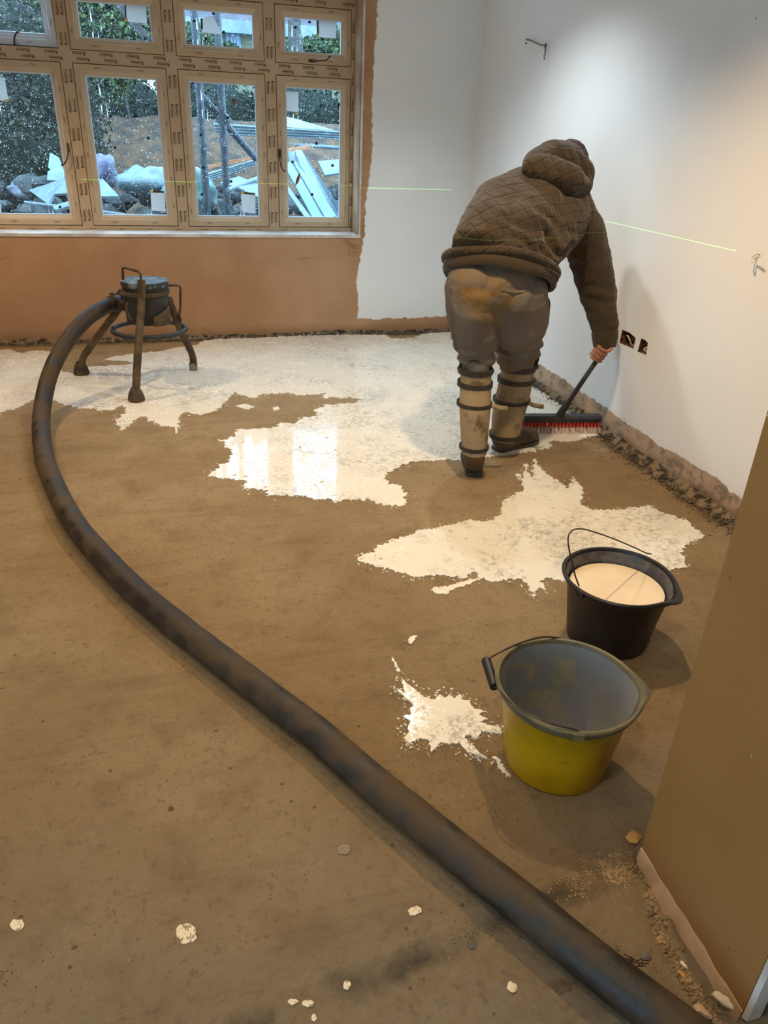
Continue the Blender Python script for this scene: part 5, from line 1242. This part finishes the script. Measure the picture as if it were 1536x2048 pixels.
# lower legs: boot shaft, leather guard, straps, boots
def lower_leg(axis, heel, fdir, tails, back):
    """axis: list of (p, r) from knee to ankle"""
    shaft = MB(); shaft.chain(axis, 18); sh = organic('boot_shaft', shaft, M_SHIN, person, .006, 4)
    pts = smooth_path([a for a, _ in axis], 6); rs = [r for _, r in axis]; rr = [np.interp(i/6, range(len(rs)), rs) for i in range(len(pts))]
    g = MB(); rings = []
    side = back.cross(Vector((0, 0, 1))).normalized()
    for i, (p, r) in enumerate(zip(pts, rr)):
        ring = []
        for t in np.linspace(-1.35, 1.35, 13): ring.append(p+(back*math.cos(t)+side*math.sin(t))*(r+.006+.004*math.cos(t)))
        for t in np.linspace(1.35, -1.35, 13): ring.append(p+(back*math.cos(t)+side*math.sin(t))*(r+.0005))
        rings.append(ring)
    g.loft(rings); gd = obj('leg_guard', g, M_PANEL, person, ang=50)
    def ring_at(f, w, th=.010, name='strap', tail=None):
        i = f*(len(pts)-1); k = min(int(i), len(pts)-2); p = pts[k].lerp(pts[k+1], i-k); r = rr[k]+.011
        rs_ = []
        for t in np.linspace(0, 2*PI, 33):
            o_ = back*math.cos(t)+side*math.sin(t); rs_.append([p+o_*(r-.006)+Vector((0, 0, -w)), p+o_*(r+.003)+Vector((0, 0, -w)), p+o_*(r+.003)+Vector((0, 0, w)), p+o_*(r-.006)+Vector((0, 0, w))])
        mb = MB(); mb.loft(rs_, True, False); s = obj(name, mb, M_STRAP, gd, ang=50)
        if tail:
            q0 = p+(back*.5+side*.85*tail).normalized()*r; q1 = q0+side*tail*.075+Vector((0, 0, -.012)); mb = MB(); mb.tube([q0, (q0+q1)/2+Vector((0, 0, -.003)), q1], [.010, .0115, .011], 8); obj('strap_tail', mb, M_PANEL, gd)
    for f, w, tl in tails: ring_at(f, w, tail=tl)
    return sh
backv = Vector((-.18, -1, 0)).normalized()
axL = BL([(951, 738, 3.02, 29), (950, 770, 3.01, 29.5), (949, 810, 2.975, 30), (948, 850, 2.94, 27), (948, 885, 2.915, 24), (948, 905, 2.90, 22)])
lower_leg(axL, None, None, [(.02, .012, None), (.18, .011, None), (.38, .008, CR.dot(backv.cross(Vector((0, 0, 1)))) > 0 and 1 or -1), (.86, .008, None)], backv)
backR = Vector((-.75, -.66, 0)).normalized()
axR = BL([(1037, 728, 3.22, 30), (1032, 755, 3.22, 31), (1024, 795, 3.19, 32), (1016, 830, 3.16, 30), (1012, 858, 3.14, 27), (1008, 876, 3.13, 25)])
backR2 = Vector((-.35, -.93, 0)).normalized()
lower_leg(axR, None, None, [(.06, .013, None), (.22, .011, None), (.42, .008, CR.dot(backR2.cross(Vector((0, 0, 1)))) > 0 and 1 or -1), (.9, .010, None)], backR2)
def boot(heel, d, ank, L_=.285, wd=.048):
    d = d.normalized(); n = Vector((-d.y, d.x, 0)); up = Vector((0, 0, 1)); h = heel.copy(); h.z = 0
    mb = MB(); mb.chain([(ank, .052), (h+d*.055+up*.075, .050), (h+d*.05+up*.048, .044)], 16)
    mb.chain([(h+d*.06+up*.07, .048), (h+d*.13+up*.062, .046), (h+d*.20+up*.048, .045), (h+d*(L_-.048)+up*.042, .040)], 16)
    mb.chain([(h+d*.048+up*.040, .040), (h+d*.20+up*.040, .042)], 16)
    b = organic('boot', mb, M_BOOT, person, .005, 4, lambda p, q: .003*noise.noise(p*35))
    # keep the upper above the sole
    for v in b.data.vertices:
        if v.co.z < .014: v.co.z = .014
    out = []; prof = [(0, .02), (.004, .034), (.03, .040), (.09, .036), (.15, .042), (.21, .048), (.255, .042), (L_-.006, .022), (L_, .008)]
    left = [h+d*a+n*w for a, w in prof]; right = [h+d*a-n*w for a, w in reversed(prof)]; loop = left+right
    sm = MB(); sm.loft([[p+up*.001 for p in loop], [p+up*.004 for p in loop], [p+up*.022 for p in loop]]); obj('sole', sm, M_BOOTD, b, ang=40)
    hl = [h+d*a+n*w for a, w in prof[:4]]+[h+d*a-n*w for a, w in reversed(prof[:4])]
    return b
boot(fL+Vector((.0, .0, 0)), Vector((.28, .96, 0)), axL[-1][0])
boot(heelR, dirR, axR[-1][0])
# knee pads on the front of the knees
def kneepad(c, fw, label=None):
    fw = fw.normalized(); s = fw.cross(Vector((0, 0, 1))).normalized(); rings = []; mb = MB()
    for zz, k in ((-.10, .72), (-.05, .95), (0, 1.05), (.05, 1.0), (.10, .8)):
        ring = [c+Vector((0, 0, zz))+(fw*math.cos(t)+s*math.sin(t))*(.078*k) for t in np.linspace(-1.25, 1.25, 13)]+[c+Vector((0, 0, zz))+(fw*math.cos(t)+s*math.sin(t))*(.060*k) for t in np.linspace(1.25, -1.25, 13)]
        rings.append(ring)
    mb.loft(rings); k_ = obj('knee_pad', mb, M_BOOTD, person, ang=60)
    obj('knee_pad_strap', MB().tube([c+Vector((0, 0, -.04))+(fw*math.cos(t)+s*math.sin(t))*.075 for t in np.linspace(0, 2*PI, 33)], .010, 8, caps=False), M_STRAP, k_)
kneepad(ball(1045, 714, 3.26, 1)[0], Vector((.85, .5, 0)))
kneepad(ball(953, 722, 3.08, 1)[0], Vector((.3, .95, 0)))
